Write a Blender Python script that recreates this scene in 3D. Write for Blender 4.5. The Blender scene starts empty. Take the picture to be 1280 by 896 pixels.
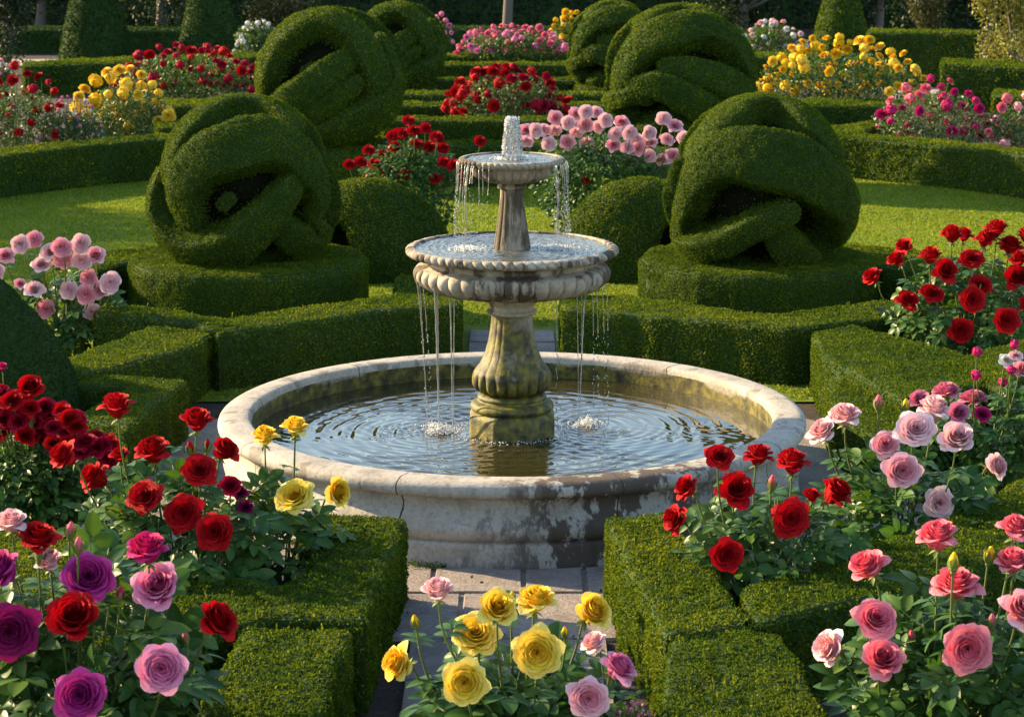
import bpy, math, random
import numpy as np
from mathutils import Vector, Matrix
from mathutils.geometry import tessellate_polygon

R = math.radians
rng = np.random.default_rng(7)
random.seed(7)
scene = bpy.context.scene
C = scene.collection

# ------------------------------------------------------------------ camera
CAM_H, CAM_L, PITCH, F = 3.07, 11.42, R(11.85), 2850.0
cd = bpy.data.cameras.new('camera'); cam = bpy.data.objects.new('camera', cd); C.objects.link(cam)
cam.location = (0, -CAM_L, CAM_H); cam.rotation_euler = (math.pi/2 - PITCH, 0, 0)
cd.sensor_width = 36; cd.lens = F/1280*36; cd.clip_end = 500; cd.clip_start = .1
cd.dof.use_dof = True; cd.dof.focus_distance = 10.6; cd.dof.aperture_fstop = 9
scene.camera = cam

# ------------------------------------------------------------------ light
SUN_EL, SUN_AZ = 22.5, 25.0          # degrees; azimuth measured from -X towards +Y (behind left)
sd = Vector((-math.cos(R(SUN_AZ))*math.cos(R(SUN_EL)), math.sin(R(SUN_AZ))*math.cos(R(SUN_EL)), math.sin(R(SUN_EL))))
w = bpy.data.worlds.new('World'); scene.world = w; w.use_nodes = True
nt = w.node_tree; bg = nt.nodes['Background']
sky = nt.nodes.new('ShaderNodeTexSky'); sky.sky_type = 'NISHITA'; sky.sun_disc = False
sky.sun_elevation = R(SUN_EL); sky.sun_rotation = R(-90 + SUN_AZ); sky.air_density = 1.2; sky.dust_density = .7
nt.links.new(sky.outputs[0], bg.inputs[0]); bg.inputs[1].default_value = .11
ld = bpy.data.lights.new('sun', 'SUN'); ld.energy = 5.0; ld.angle = R(.6); ld.color = (1, .74, .41)
lo = bpy.data.objects.new('sun', ld); C.objects.link(lo)
lo.rotation_euler = sd.to_track_quat('Z', 'Y').to_euler(); lo.location = (-20, 10, 12)
scene.view_settings.view_transform = 'Standard'; scene.view_settings.look = 'None'
scene.view_settings.exposure = 1.62; scene.view_settings.gamma = 1
cy = scene.cycles
cy.use_denoising = True; cy.max_bounces = 6; cy.diffuse_bounces = 3; cy.glossy_bounces = 3
cy.transmission_bounces = 5; cy.transparent_max_bounces = 6; cy.caustics_reflective = False; cy.caustics_refractive = False
cy.sample_clamp_indirect = 6; cy.use_adaptive_sampling = True; cy.adaptive_threshold = .02

# ------------------------------------------------------------------ helpers
fwd = np.array([0, math.cos(PITCH), -math.sin(PITCH)]); upv = np.array([0, math.sin(PITCH), math.cos(PITCH)])
CP = np.array([0, -CAM_L, CAM_H])
def ray(px, py): return fwd + np.array([1, 0, 0])*(px-640)/F - upv*(py-448)/F
def G(px, py, z=0.0):
    d = ray(px, py); t = (z-CAM_H)/d[2]; return CP + d*t
def P(px, py, dist):
    d = ray(px, py); return CP + d*(dist/d[1])
def zy(py, dist=CAM_L): return P(640, py, dist)[2]

def hash3(i, j, k, seed=0):
    h = (i*374761393 + j*668265263 + k*2147483647 + seed*1274126177) & 0xFFFFFFFF
    h = ((h ^ (h >> 13))*1274126177) & 0xFFFFFFFF
    return ((h ^ (h >> 16)) & 0xFFFF)/65535.0
def vnoise(p, seed=0):
    p = np.asarray(p, float); f = np.floor(p).astype(np.int64); t = p-f; t = t*t*(3-2*t)
    r = 0
    for a in (0, 1):
        for b in (0, 1):
            for c in (0, 1):
                wgt = (t[:, 0] if a else 1-t[:, 0])*(t[:, 1] if b else 1-t[:, 1])*(t[:, 2] if c else 1-t[:, 2])
                r = r + wgt*hash3(f[:, 0]+a, f[:, 1]+b, f[:, 2]+c, seed)
    return r*2-1

class MB:
    """collects verts / quads / tris and per-face material, per-vertex tint"""
    def __init__(s): s.V = []; s.Q = []; s.T = []; s.qm = []; s.tm = []; s.tint = []; s.n = 0
    def add(s, V, Q=None, T=None, m=0, tint=0.5):
        V = np.asarray(V, float).reshape(-1, 3)
        if Q is not None and len(Q): Q = np.asarray(Q, int).reshape(-1, 4); s.Q.append(Q+s.n); s.qm.append(np.full(len(Q), m))
        if T is not None and len(T): T = np.asarray(T, int).reshape(-1, 3); s.T.append(T+s.n); s.tm.append(np.full(len(T), m))
        tt = np.full(len(V), tint, float) if np.isscalar(tint) else np.asarray(tint, float)
        s.V.append(V); s.tint.append(tt); s.n += len(V)
    def mesh(s, name, mats, smooth=True):
        V = np.concatenate(s.V); Q = np.concatenate(s.Q) if s.Q else np.zeros((0, 4), int); T = np.concatenate(s.T) if s.T else np.zeros((0, 3), int)
        me = bpy.data.meshes.new(name); nq, ntr = len(Q), len(T)
        me.vertices.add(len(V)); me.vertices.foreach_set('co', V.ravel())
        me.loops.add(nq*4+ntr*3); me.loops.foreach_set('vertex_index', np.concatenate([Q.ravel(), T.ravel()]))
        me.polygons.add(nq+ntr)
        me.polygons.foreach_set('loop_start', np.concatenate([np.arange(nq)*4, nq*4+np.arange(ntr)*3]))
        mi = np.concatenate([np.concatenate(s.qm) if s.qm else [], np.concatenate(s.tm) if s.tm else []]).astype(np.int32)
        for m in mats: me.materials.append(m)
        me.polygons.foreach_set('material_index', mi)
        me.polygons.foreach_set('use_smooth', np.full(nq+ntr, smooth))
        at = me.attributes.new('tint', 'FLOAT', 'POINT'); at.data.foreach_set('value', np.concatenate(s.tint))
        me.update(); me.validate()
        return me
    def obj(s, name, mats, parent=None, smooth=True):
        if not isinstance(mats, (list, tuple)): mats = [mats]
        o = bpy.data.objects.new(name, s.mesh(name, mats, smooth)); C.objects.link(o); o.parent = parent
        return o
def tag(o, label=None, cat=None, group=None, kind=None):
    for k, v in (('label', label), ('category', cat), ('group', group), ('kind', kind)):
        if v: o[k] = v
    return o
def empty(name, loc, label, cat, group=None):
    o = bpy.data.objects.new(name, None); C.objects.link(o); o.location = loc; o.empty_display_size = .1
    return tag(o, label, cat, group)

def grid_quads(nu, nv, wrap_u=False, wrap_v=False):
    q = []
    for i in range(nu if wrap_u else nu-1):
        for j in range(nv if wrap_v else nv-1):
            a = i*nv+j; b = ((i+1) % nu)*nv+j; c = ((i+1) % nu)*nv+(j+1) % nv; d = i*nv+(j+1) % nv
            q.append((a, b, c, d))
    return np.array(q)
def unit(a): return a/(np.linalg.norm(a, axis=-1, keepdims=True)+1e-12)

# ------------------------------------------------------------------ materials
def newmat(name):
    m = bpy.data.materials.new(name); m.use_nodes = True; n = m.node_tree; b = n.nodes['Principled BSDF']
    return m, n, b
def N(n, t, **kw):
    x = n.nodes.new(t)
    for k, v in kw.items(): setattr(x, k, v)
    return x
def noise(n, scale, detail=4, rough=.55, coord=None, vec=None):
    x = N(n, 'ShaderNodeTexNoise'); x.inputs['Scale'].default_value = scale; x.inputs['Detail'].default_value = detail; x.inputs['Roughness'].default_value = rough
    if vec is None:
        c = N(n, 'ShaderNodeTexCoord'); vec = c.outputs['Object']
    n.links.new(vec, x.inputs['Vector']); return x
def ramp(n, fac, stops, interp='LINEAR'):
    r = N(n, 'ShaderNodeValToRGB'); r.color_ramp.interpolation = interp
    e = r.color_ramp.elements
    while len(e) < len(stops): e.new(.5)
    for k, (p, c) in enumerate(stops):
        e[k].position = p; e[k].color = (c[0], c[1], c[2], 1) if not np.isscalar(c) else (c, c, c, 1)
    n.links.new(fac, r.inputs[0]); return r
def mixc(n, fac, a, b, bt='MIX'):
    x = N(n, 'ShaderNodeMix', data_type='RGBA', blend_type=bt)
    for s, v in ((0, fac), (6, a), (7, b)):
        if isinstance(v, (int, float)): x.inputs[s].default_value = v
        elif isinstance(v, tuple): x.inputs[s].default_value = (*v, 1)
        else: n.links.new(v, x.inputs[s])
    return x.outputs[2]
def math_(n, op, a, b=0.0, c=None, clamp=False):
    x = N(n, 'ShaderNodeMath', operation=op, use_clamp=clamp)
    for s, v in ((0, a), (1, b), (2, c)):
        if v is None: continue
        if isinstance(v, (int, float)): x.inputs[s].default_value = v
        else: n.links.new(v, x.inputs[s])
    return x.outputs[0]
def bump(n, b, h, strength=.4, dist=.01):
    x = N(n, 'ShaderNodeBump'); x.inputs['Strength'].default_value = strength; x.inputs['Distance'].default_value = dist
    n.links.new(h, x.inputs['Height']); n.links.new(x.outputs[0], b.inputs['Normal']); return x

def leafmat(name, dark, mid, light, rough=.5, transl=.3, spec=.35, patch=1.2):
    m, n, b = newmat(name)
    at = N(n, 'ShaderNodeAttribute', attribute_name='tint')
    nz = noise(n, patch, 3)
    f = math_(n, 'ADD', at.outputs['Fac'], math_(n, 'MULTIPLY', math_(n, 'SUBTRACT', nz.outputs[0], .5), .7), clamp=True)
    r = ramp(n, f, [(0, dark), (.5, mid), (1, light)])
    if name == 'box_leaf':      # a few thin brownish patches, as clipped box has
        bn = noise(n, 5.5, 5, .7); wv = ramp(n, bn.outputs[0], [(.64, 0), (.74, .75)])
        r = N(n, 'ShaderNodeMix', data_type='RGBA'); n.links.new(wv.outputs[0], r.inputs[0]); rr_ = ramp(n, f, [(0, dark), (.5, mid), (1, light)])
        n.links.new(rr_.outputs[0], r.inputs[6]); r.inputs[7].default_value = (.13, .10, .03, 1); ro = r.outputs[2]
    else: ro = r.outputs[0]
    n.links.new(ro, b.inputs['Base Color']); b.inputs['Roughness'].default_value = rough
    b.inputs['Specular IOR Level'].default_value = spec
    if transl > 0:
        t = N(n, 'ShaderNodeBsdfTranslucent'); tc = mixc(n, 1.0, ro, (1.5, 1.35, .55), 'MULTIPLY'); n.links.new(tc, t.inputs[0])
        mx = N(n, 'ShaderNodeMixShader'); mx.inputs[0].default_value = transl
        n.links.new(b.outputs[0], mx.inputs[1]); n.links.new(t.outputs[0], mx.inputs[2])
        n.links.new(mx.outputs[0], n.nodes['Material Output'].inputs[0])
    return m
M = {}
M['box'] = leafmat('box_leaf', (.017, .046, .005), (.068, .118, .009), (.22, .24, .017), .75, .32, .05)
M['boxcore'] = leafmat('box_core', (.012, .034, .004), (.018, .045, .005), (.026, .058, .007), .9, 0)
M['yew'] = leafmat('yew_leaf', (.014, .042, .007), (.026, .066, .010), (.050, .100, .014), .7, .25, .2)
M['rose_leaf'] = leafmat('rose_leaf', (.014, .052, .012), (.042, .112, .020), (.11, .18, .028), .42, .28, .26, 3)
M['rose_leaf_pale'] = leafmat('rose_leaf_pale', (.03, .07, .025), (.05, .11, .03), (.13, .20, .04), .4, .3, .4, 3)
M['tree_leaf'] = leafmat('tree_leaf', (.008, .022, .008), (.014, .036, .012), (.028, .055, .016), .5)
M['autumn_leaf'] = leafmat('autumn_leaf', (.06, .09, .015), (.17, .20, .03), (.36, .24, .05), .5, .35)
M['olive_leaf'] = leafmat('olive_leaf', (.02, .03, .006), (.05, .06, .012), (.09, .09, .02), .5)
def flat(name, col, rough=.6, spec=.4):
    m, n, b = newmat(name); nz = noise(n, 30, 3)
    c = mixc(n, math_(n, 'MULTIPLY', nz.outputs[0], .5), col, tuple(x*.45 for x in col))
    n.links.new(c, b.inputs['Base Color']); b.inputs['Roughness'].default_value = rough; b.inputs['Specular IOR Level'].default_value = spec
    return m
M['stem'] = flat('stem', (.10, .15, .03)); M['twig'] = flat('twig', (.10, .06, .03)); M['bark'] = flat('bark', (.14, .12, .10), .9)
M['hollow_shade'] = flat('hollow_shade', (.009, .011, .005), .9, .05)  # near-black twig core: shade of the hollows between knot bands is painted in
M['sepal'] = flat('sepal', (.13, .20, .04))

def petalmat(name, inner, outer, edge, rough=.55):
    m, n, b = newmat(name)
    at = N(n, 'ShaderNodeAttribute', attribute_name='tint')       # 0 heart .. 1 outer petals; own pigment of the flower
    r = ramp(n, at.outputs['Fac'], [(0, inner), (.6, outer), (1, edge)])
    nz = noise(n, 40, 2)
    c = mixc(n, math_(n, 'MULTIPLY', nz.outputs[0], .12), r.outputs[0], tuple(x*.6 for x in outer))
    n.links.new(c, b.inputs['Base Color']); b.inputs['Roughness'].default_value = .68
    b.inputs['Specular IOR Level'].default_value = .15
    bump(n, b, noise(n, 7, 4, .6).outputs[0], .35, .06)
    t = N(n, 'ShaderNodeBsdfTranslucent'); n.links.new(c, t.inputs[0])
    mx = N(n, 'ShaderNodeMixShader'); mx.inputs[0].default_value = .18
    n.links.new(b.outputs[0], mx.inputs[1]); n.links.new(t.outputs[0], mx.inputs[2]); n.links.new(mx.outputs[0], n.nodes['Material Output'].inputs[0])
    return m
PET = {
 'red': petalmat('petal_red', (.26, .001, .004), (.46, .002, .006), (.56, .005, .010)),
 'crimson': petalmat('petal_crimson', (.24, .001, .016), (.42, .003, .028), (.52, .010, .05)),
 'pink': petalmat('petal_pink', (.84, .16, .25), (.88, .36, .43), (.92, .60, .65)),
 'rosepink': petalmat('petal_rosepink', (.78, .06, .14), (.84, .18, .25), (.87, .34, .38)),
 'palepink': petalmat('petal_palepink', (.88, .36, .42), (.92, .56, .59), (.95, .76, .76)),
 'lilac': petalmat('petal_lilac', (.74, .09, .28), (.82, .24, .44), (.86, .42, .58)),
 'magenta': petalmat('petal_magenta', (.42, .004, .09), (.56, .015, .15), (.68, .05, .25)),
 'purple': petalmat('petal_purple', (.17, .003, .075), (.38, .014, .17), (.58, .07, .33)),
 'plum': petalmat('petal_plum', (.10, .002, .035), (.22, .004, .075), (.30, .01, .11)),
 'yellow': petalmat('petal_yellow', (.93, .42, .008), (.94, .66, .04), (.95, .79, .24)),
 'gold': petalmat('petal_gold', (.90, .46, .006), (.92, .56, .012), (.92, .66, .04)),
 'white': petalmat('petal_white', (.80, .76, .62), (.82, .80, .74), (.84, .82, .80)),
 'mauve': petalmat('petal_mauve', (.60, .10, .22), (.70, .20, .34), (.76, .32, .44)),
}

def stone(name, moss=(0, 0), moss_amt=0.0, stain=.4, joints=0, warm=(.36, .33, .27), side_stain=False):
    m, n, b = newmat(name)
    tc = N(n, 'ShaderNodeTexCoord'); v = tc.outputs['Object']
    n1 = noise(n, 5, 6, .65, vec=v); n2 = noise(n, 60, 4, .6, vec=v); n3 = noise(n, 2.2, 5, .6, vec=v)
    c = ramp(n, n1.outputs[0], [(.3, tuple(x*.62 for x in warm)), (.5, warm), (.72, (.46, .44, .39))]).outputs[0]
    c = mixc(n, ramp(n, n2.outputs[0], [(.45, 0), (.7, .45)]).outputs[0], c, (.16, .14, .11))
    sep = N(n, 'ShaderNodeSeparateXYZ'); n.links.new(v, sep.inputs[0])
    # dark lichen and water streaks running down
    mp = N(n, 'ShaderNodeMapping'); mp.inputs['Scale'].default_value = (7, 7, 1.6); n.links.new(v, mp.inputs[0])
    n4 = noise(n, 1.0, 6, .65, vec=mp.outputs[0])
    k = n4.outputs[0]
    st = ramp(n, k, [(.60-.12*stain, 0), (.65-.11*stain, min(.92, .8*stain+.25))]).outputs[0]
    c = mixc(n, st, c, (.050, .034, .020))
    if side_stain:      # dark lichen crust on the front right of the basin wall
        ang = N(n, 'ShaderNodeMath', operation='ARCTAN2'); n.links.new(sep.outputs[0], ang.inputs[0]); n.links.new(math_(n, 'MULTIPLY', sep.outputs[1], -1.0), ang.inputs[1])
        sect = ramp(n, math_(n, 'ABSOLUTE', math_(n, 'SUBTRACT', ang.outputs[0], .36), 0), [(.22, 1), (.50, 0)]).outputs[0]
        mp2 = N(n, 'ShaderNodeMapping'); mp2.inputs['Scale'].default_value = (9, 9, 4.5); n.links.new(v, mp2.inputs[0])
        n5 = noise(n, 1.0, 9, .68, vec=mp2.outputs[0])
        crust = ramp(n, math_(n, 'ADD', n5.outputs[0], math_(n, 'MULTIPLY', sect, .10)), [(.555, 0), (.60, 1)]).outputs[0]
        c = mixc(n, math_(n, 'MULTIPLY', crust, math_(n, 'ADD', math_(n, 'MULTIPLY', sect, .75), .15), clamp=True), c, mixc(n, n2.outputs[0], (.020, .014, .010), (.075, .042, .022)))
    if joints:
        ang2 = N(n, 'ShaderNodeMath', operation='ARCTAN2'); n.links.new(sep.outputs[1], ang2.inputs[0]); n.links.new(sep.outputs[0], ang2.inputs[1])
        wob = math_(n, 'MULTIPLY', math_(n, 'SUBTRACT', noise(n, 9, 3, vec=v).outputs[0], .5), .05)
        fr = math_(n, 'FRACT', math_(n, 'ADD', math_(n, 'MULTIPLY', ang2.outputs[0], joints/(2*math.pi)), math_(n, 'ADD', wob, .26)))
        ln = math_(n, 'LESS_THAN', math_(n, 'ABSOLUTE', math_(n, 'SUBTRACT', fr, .5)), .0035)
        c = mixc(n, ln, c, (.03, .024, .018))
    if moss_amt > 0:
        lo_, hi_ = moss
        mr = N(n, 'ShaderNodeMapRange'); mr.inputs[1].default_value = hi_; mr.inputs[2].default_value = lo_; n.links.new(sep.outputs[2], mr.inputs[0])
        mk = math_(n, 'ADD', math_(n, 'MULTIPLY', mr.outputs[0], .42*moss_amt), n3.outputs[0])
        mk2 = ramp(n, math_(n, 'ADD', mk, math_(n, 'MULTIPLY', n1.outputs[0], .35)), [(.74, 0), (.84, 1)]).outputs[0]
        mc = ramp(n, noise(n, 18, 4, vec=v).outputs[0], [(.34, (.014, .013, .005)), (.5, (.075, .068, .009)), (.68, (.19, .16, .016))]).outputs[0]
        c = mixc(n, mk2, c, mc)
    n.links.new(c, b.inputs['Base Color']); b.inputs['Roughness'].default_value = .62 if moss_amt else .8
    h = math_(n, 'ADD', math_(n, 'MULTIPLY', n1.outputs[0], 1.0), math_(n, 'MULTIPLY', n2.outputs[0], .35))
    bump(n, b, h, .6, .012)
    return m
M['basin'] = stone('stone_basin', stain=.30, joints=9, side_stain=True, warm=(.39, .36, .31))
M['basin_in'] = stone('stone_basin_inside', moss=(.30, .40), moss_amt=.9, stain=.3, joints=9)
M['ped'] = stone('stone_pedestal', moss=(.36, 1.02), moss_amt=1.3, stain=.75, warm=(.34, .29, .22))
M['bowl'] = stone('stone_bowl', stain=.95, warm=(.35, .30, .23))
M['col'] = stone('stone_column', stain=1.0, warm=(.31, .26, .19))

# ------------------------------------------------------------------ ground
def groundmat():
    m, n, b = newmat('soil'); a = noise(n, 14, 8, .7); a2 = noise(n, 120, 3, .6)
    c = ramp(n, a.outputs[0], [(.3, (.018, .012, .008)), (.55, (.045, .032, .022)), (.75, (.085, .062, .045))]).outputs[0]
    n.links.new(c, b.inputs['Base Color']); b.inputs['Roughness'].default_value = .95
    bump(n, b, math_(n, 'ADD', a.outputs[0], a2.outputs[0]), .9, .03); return m
def lawnmat():
    m, n, b = newmat('lawn'); a = noise(n, 1.6, 5, .6); f = noise(n, 90, 4, .7)
    mp = N(n, 'ShaderNodeMapping'); tc = N(n, 'ShaderNodeTexCoord'); mp.inputs['Scale'].default_value = (3, 16, 1); n.links.new(tc.outputs['Object'], mp.inputs[0])
    s = noise(n, 1, 4, .6, vec=mp.outputs[0])
    k = math_(n, 'ADD', math_(n, 'MULTIPLY', a.outputs[0], .5), math_(n, 'MULTIPLY', s.outputs[0], .5))
    c = ramp(n, k, [(.35, (.12, .18, .030)), (.5, (.18, .24, .040)), (.65, (.26, .30, .055))]).outputs[0]
    c = mixc(n, ramp(n, f.outputs[0], [(.35, .5), (.6, 0)]).outputs[0], c, (.05, .10, .02))
    n.links.new(c, b.inputs['Base Color']); b.inputs['Roughness'].default_value = .8; b.inputs['Specular IOR Level'].default_value = .05
    bump(n, b, math_(n, 'ADD', f.outputs[0], s.outputs[0]), .8, .03); return m
def pavemat(name, col):
    m, n, b = newmat(name); a = noise(n, 6, 6, .65); f = noise(n, 70, 4, .7)
    at = N(n, 'ShaderNodeAttribute', attribute_name='tint')
    c = ramp(n, a.outputs[0], [(.3, tuple(x*.6 for x in col)), (.5, col), (.7, tuple(min(1, x*1.3) for x in col))]).outputs[0]
    c = mixc(n, ramp(n, f.outputs[0], [(.4, .5), (.62, 0)]).outputs[0], c, tuple(x*.35 for x in col))
    c = mixc(n, at.outputs['Fac'], c, (.7, .66, .64), 'MULTIPLY')
    n.links.new(c, b.inputs['Base Color']); b.inputs['Roughness'].default_value = .8
    bump(n, b, math_(n, 'ADD', a.outputs[0], math_(n, 'MULTIPLY', f.outputs[0], .8)), .8, .012); return m
M['soil'] = groundmat(); M['lawn'] = lawnmat(); M['pave'] = pavemat('paving', (.31, .265, .24)); M['gravel'] = pavemat('gravel', (.30, .27, .22))

g = MB(); S = 260
g.add([(-S, -S, -.012), (S, -S, -.012), (S, S, -.012), (-S, S, -.012)], [(0, 1, 2, 3)])
tag(g.obj('ground', M['soil']), kind='structure')
# lawn disc
lw = MB(); LC = (0, 7.5); nn = 96
for (r0, r1) in ((0, 6.3),):
    a = np.linspace(0, 2*math.pi, nn, endpoint=False)
    V = np.stack([LC[0]+r1*np.cos(a), np.maximum(LC[1]+r1*np.sin(a), 1.95), np.zeros(nn)], 1)
    V = np.vstack([V, [[LC[0], LC[1], 0]]]); T = [(i, (i+1) % nn, nn) for i in range(nn)]
    lw.add(V, T=T)
tag(lw.obj('lawn', M['lawn']), kind='structure')
# lawn blades (uncountable)
def blades(n_, keep, name='grass'):
    r = 6.1*np.sqrt(rng.random(n_)); a = rng.random(n_)*2*math.pi
    x = LC[0]+r*np.cos(a); y = LC[1]+r*np.sin(a); k = keep(x, y); x, y = x[k], y[k]; n_ = len(x)
    th = rng.random(n_)*math.pi; h = .010+.012*rng.random(n_); wd = .006+.004*rng.random(n_)
    dx, dy = np.cos(th)*wd, np.sin(th)*wd; lx, ly = rng.normal(0, .010, n_), rng.normal(0, .010, n_)
    z0 = np.zeros(n_)
    V = np.stack([np.stack([x-dx, y-dy, z0], 1), np.stack([x+dx, y+dy, z0], 1), np.stack([x+lx, y+ly, h], 1)], 1).reshape(-1, 3)
    mb = MB(); mb.add(V, T=np.arange(n_*3).reshape(-1, 3), tint=np.repeat(rng.random(n_), 3))
    return tag(mb.obj(name, M['blade'], smooth=False), 'short mown green grass covering the round lawn', 'grass', kind='stuff')
M['blade'] = leafmat('grass_blade', (.10, .17, .014), (.18, .25, .020), (.28, .32, .030), .8, .3, .05)
blades(230000, lambda x, y: (y > 2.0) & ~((np.abs(x) < .36) & (y < 4.3)) & (np.abs(x) < .235*(y+11.4)+.6))

# paving slabs
def slab(mb, x0, x1, y0, y1, z=.0, g_=.008, rnd=None):
    b_ = .006; h = z+.004+random.uniform(0, .006); t = random.random()
    xs = (x0+g_, x1-g_, y0+g_, y1-g_)
    V = [(xs[0], xs[2], z-.01), (xs[1], xs[2], z-.01), (xs[1], xs[3], z-.01), (xs[0], xs[3], z-.01),
         (xs[0]+b_, xs[2]+b_, h), (xs[1]-b_, xs[2]+b_, h), (xs[1]-b_, xs[3]-b_, h), (xs[0]+b_, xs[3]-b_, h)]
    mb.add(V, [(4, 5, 6, 7), (0, 1, 5, 4), (1, 2, 6, 5), (2, 3, 7, 6), (3, 0, 4, 7)], tint=t)
pv = MB()
yy = -1.40; row = 0
while yy > -6.5:
    d = (.42, .62, .50, .66, .54)[row % 5]; xs = [(-.62, -.30, .18, .62), (-.62, -.22, .62), (-.62, .04, .62)][row % 3]
    if row == 0: xs = (-.62, -.355, .052, .325, .62)
    if row > 1: xs = tuple(max(-.43, min(.40, x)) for x in xs)
    for a_, b_ in zip(xs[:-1], xs[1:]): slab(pv, a_, b_, yy-d, yy)
    yy -= d; row += 1
yy = 1.40
for d in (.5, .62, .55, .6, .42):
    slab(pv, -.3, .3, yy, yy+d, .012); yy += d
tag(pv.obj('garden_path', M['pave'], smooth=False), kind='structure')
# gravel ring round the basin
gr = MB(); na = 128; a = np.linspace(0, 2*math.pi, na, endpoint=False)
V = np.stack([np.concatenate([r*np.cos(a) for r in (1.38, 2.3)]), np.concatenate([r*np.sin(a) for r in (1.38, 2.3)]), np.full(2*na, -.006)], 1)
gr.add(V, [(i, (i+1) % na, na+(i+1) % na, na+i) for i in range(na)])
tag(gr.obj('gravel_path', M['gravel']), kind='structure')
# far pale path on the right
fp = MB(); pts = [G(1085, 108, 0), G(1170, 96, 0), G(1330, 100, 0), G(1330, 118, 0), G(1200, 112, 0), G(1120, 125, 0)]
pts = [(p[0], p[1], -.004) for p in pts]; fp.add(pts, T=[t for t in tessellate_polygon([[Vector(p) for p in pts]])])
M['pale'] = pavemat('pale_gravel', (.50, .44, .38)); tag(fp.obj('far_path', M['pale']), kind='structure')
fp2 = MB(); pts = [G(0, 82, 0), G(0, 74, 0), G(760, 74, 0), G(760, 82, 0)]
pts = [(p[0], p[1], -.004) for p in pts]; fp2.add(pts, [(0, 1, 2, 3)]); tag(fp2.obj('cross_path', M['pale']), kind='structure')

# ------------------------------------------------------------------ leaf scatter
def scatter(mb, V, T, dens, size, m=0, amp=.012, nscale=9., out=.006, asp=.62, cull=True, stick=.55, seed=0, tint_noise=2.5):
    V = np.asarray(V, float); T = np.asarray(T, int)
    A, B_, C_ = V[T[:, 0]], V[T[:, 1]], V[T[:, 2]]
    cr = np.cross(B_-A, C_-A); ar = np.linalg.norm(cr, axis=1)/2; nrm = unit(cr)
    wgt = ar.copy()
    if cull:
        cen = (A+B_+C_)/3; vd = unit(CP-cen); fc = (nrm*vd).sum(1)
        wgt *= np.where(fc < -.35, .18, 1.0)
    n_ = int(wgt.sum()*dens)
    if n_ < 1: return
    idx = rng.choice(len(T), n_, p=wgt/wgt.sum())
    u = rng.random(n_); v = rng.random(n_); s = u+v > 1; u[s] = 1-u[s]; v[s] = 1-v[s]
    p = A[idx]+(B_[idx]-A[idx])*u[:, None]+(C_[idx]-A[idx])*v[:, None]; nr = nrm[idx]
    nz = vnoise(p*nscale+seed*7.3, seed)*.6+vnoise(p*nscale*2.7+3.1, seed+1)*.4
    p = p+nr*(nz[:, None]*amp+out+rng.random((n_, 1))*size*.5)
    L = size*(.7+.6*rng.random(n_))[:, None]
    leaves(mb, p, nr, L, asp, stick, m, np.clip(.46+.16*nz+rng.normal(0, .16, n_)+.09*vnoise(p*tint_noise, seed+5), 0, 1))
def leaves(mb, p, nr, L, asp, stick, m, tint):
    n_ = len(p)
    a = unit(rng.normal(0, 1, (n_, 3))+nr*stick*1.3)
    b = unit(np.cross(a, nr+rng.normal(0, .55, (n_, 3)))); c = np.cross(a, b)
    W = L*asp
    V = np.stack([p-a*L*.5, p+b*W*.5+c*W*.12, p+a*L*.5, p-b*W*.5+c*W*.12], 1).reshape(-1, 3)
    mb.add(V, Q=np.arange(n_*4).reshape(-1, 4), m=m, tint=np.repeat(tint, 4))

def prism(poly, z0, z1, step=.12, jit=.008, bev=.02):
    """polygon in xy -> rounded-top prism V,T"""
    pts = []
    n_ = len(poly)
    area = sum(poly[i][0]*poly[(i+1) % n_][1]-poly[(i+1) % n_][0]*poly[i][1] for i in range(n_))
    if area < 0: poly = poly[::-1]
    for i in range(n_):
        a, b = np.array(poly[i][:2]), np.array(poly[(i+1) % n_][:2]); k = max(1, int(np.linalg.norm(b-a)/step))
        for j in range(k): pts.append(a+(b-a)*j/k+rng.normal(0, jit, 2))
    pts = np.array(pts); m = len(pts)
    nx = np.roll(pts, -1, 0)-np.roll(pts, 1, 0); nn_ = unit(np.stack([nx[:, 1], -nx[:, 0]], 1))
    rings = [(0, z0, .0), (0, (z0+z1)/2, .0), (0, z1-bev, 0), (0, z1-bev*.3, -bev*.35), (0, z1, -bev)]
    V = np.concatenate([np.column_stack([pts+nn_*o, np.full(m, z)]) for _, z, o in rings])
    T = []
    for r in range(len(rings)-1):
        for i in range(m):
            j = (i+1) % m; a, b, c, d = r*m+i, r*m+j, (r+1)*m+j, (r+1)*m+i; T += [(a, b, c), (a, c, d)]
    top = V[(len(rings)-1)*m:]
    tt = tessellate_polygon([[Vector((x, y, 0)) for x, y, _ in top]])
    off = (len(rings)-1)*m
    for t in tt:
        t = [off+i for i in t]; cr = np.cross(V[t[1]]-V[t[0]], V[t[2]]-V[t[0]])
        T.append(tuple(t) if cr[2] > 0 else (t[0], t[2], t[1]))
    return V, np.array(T)

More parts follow.
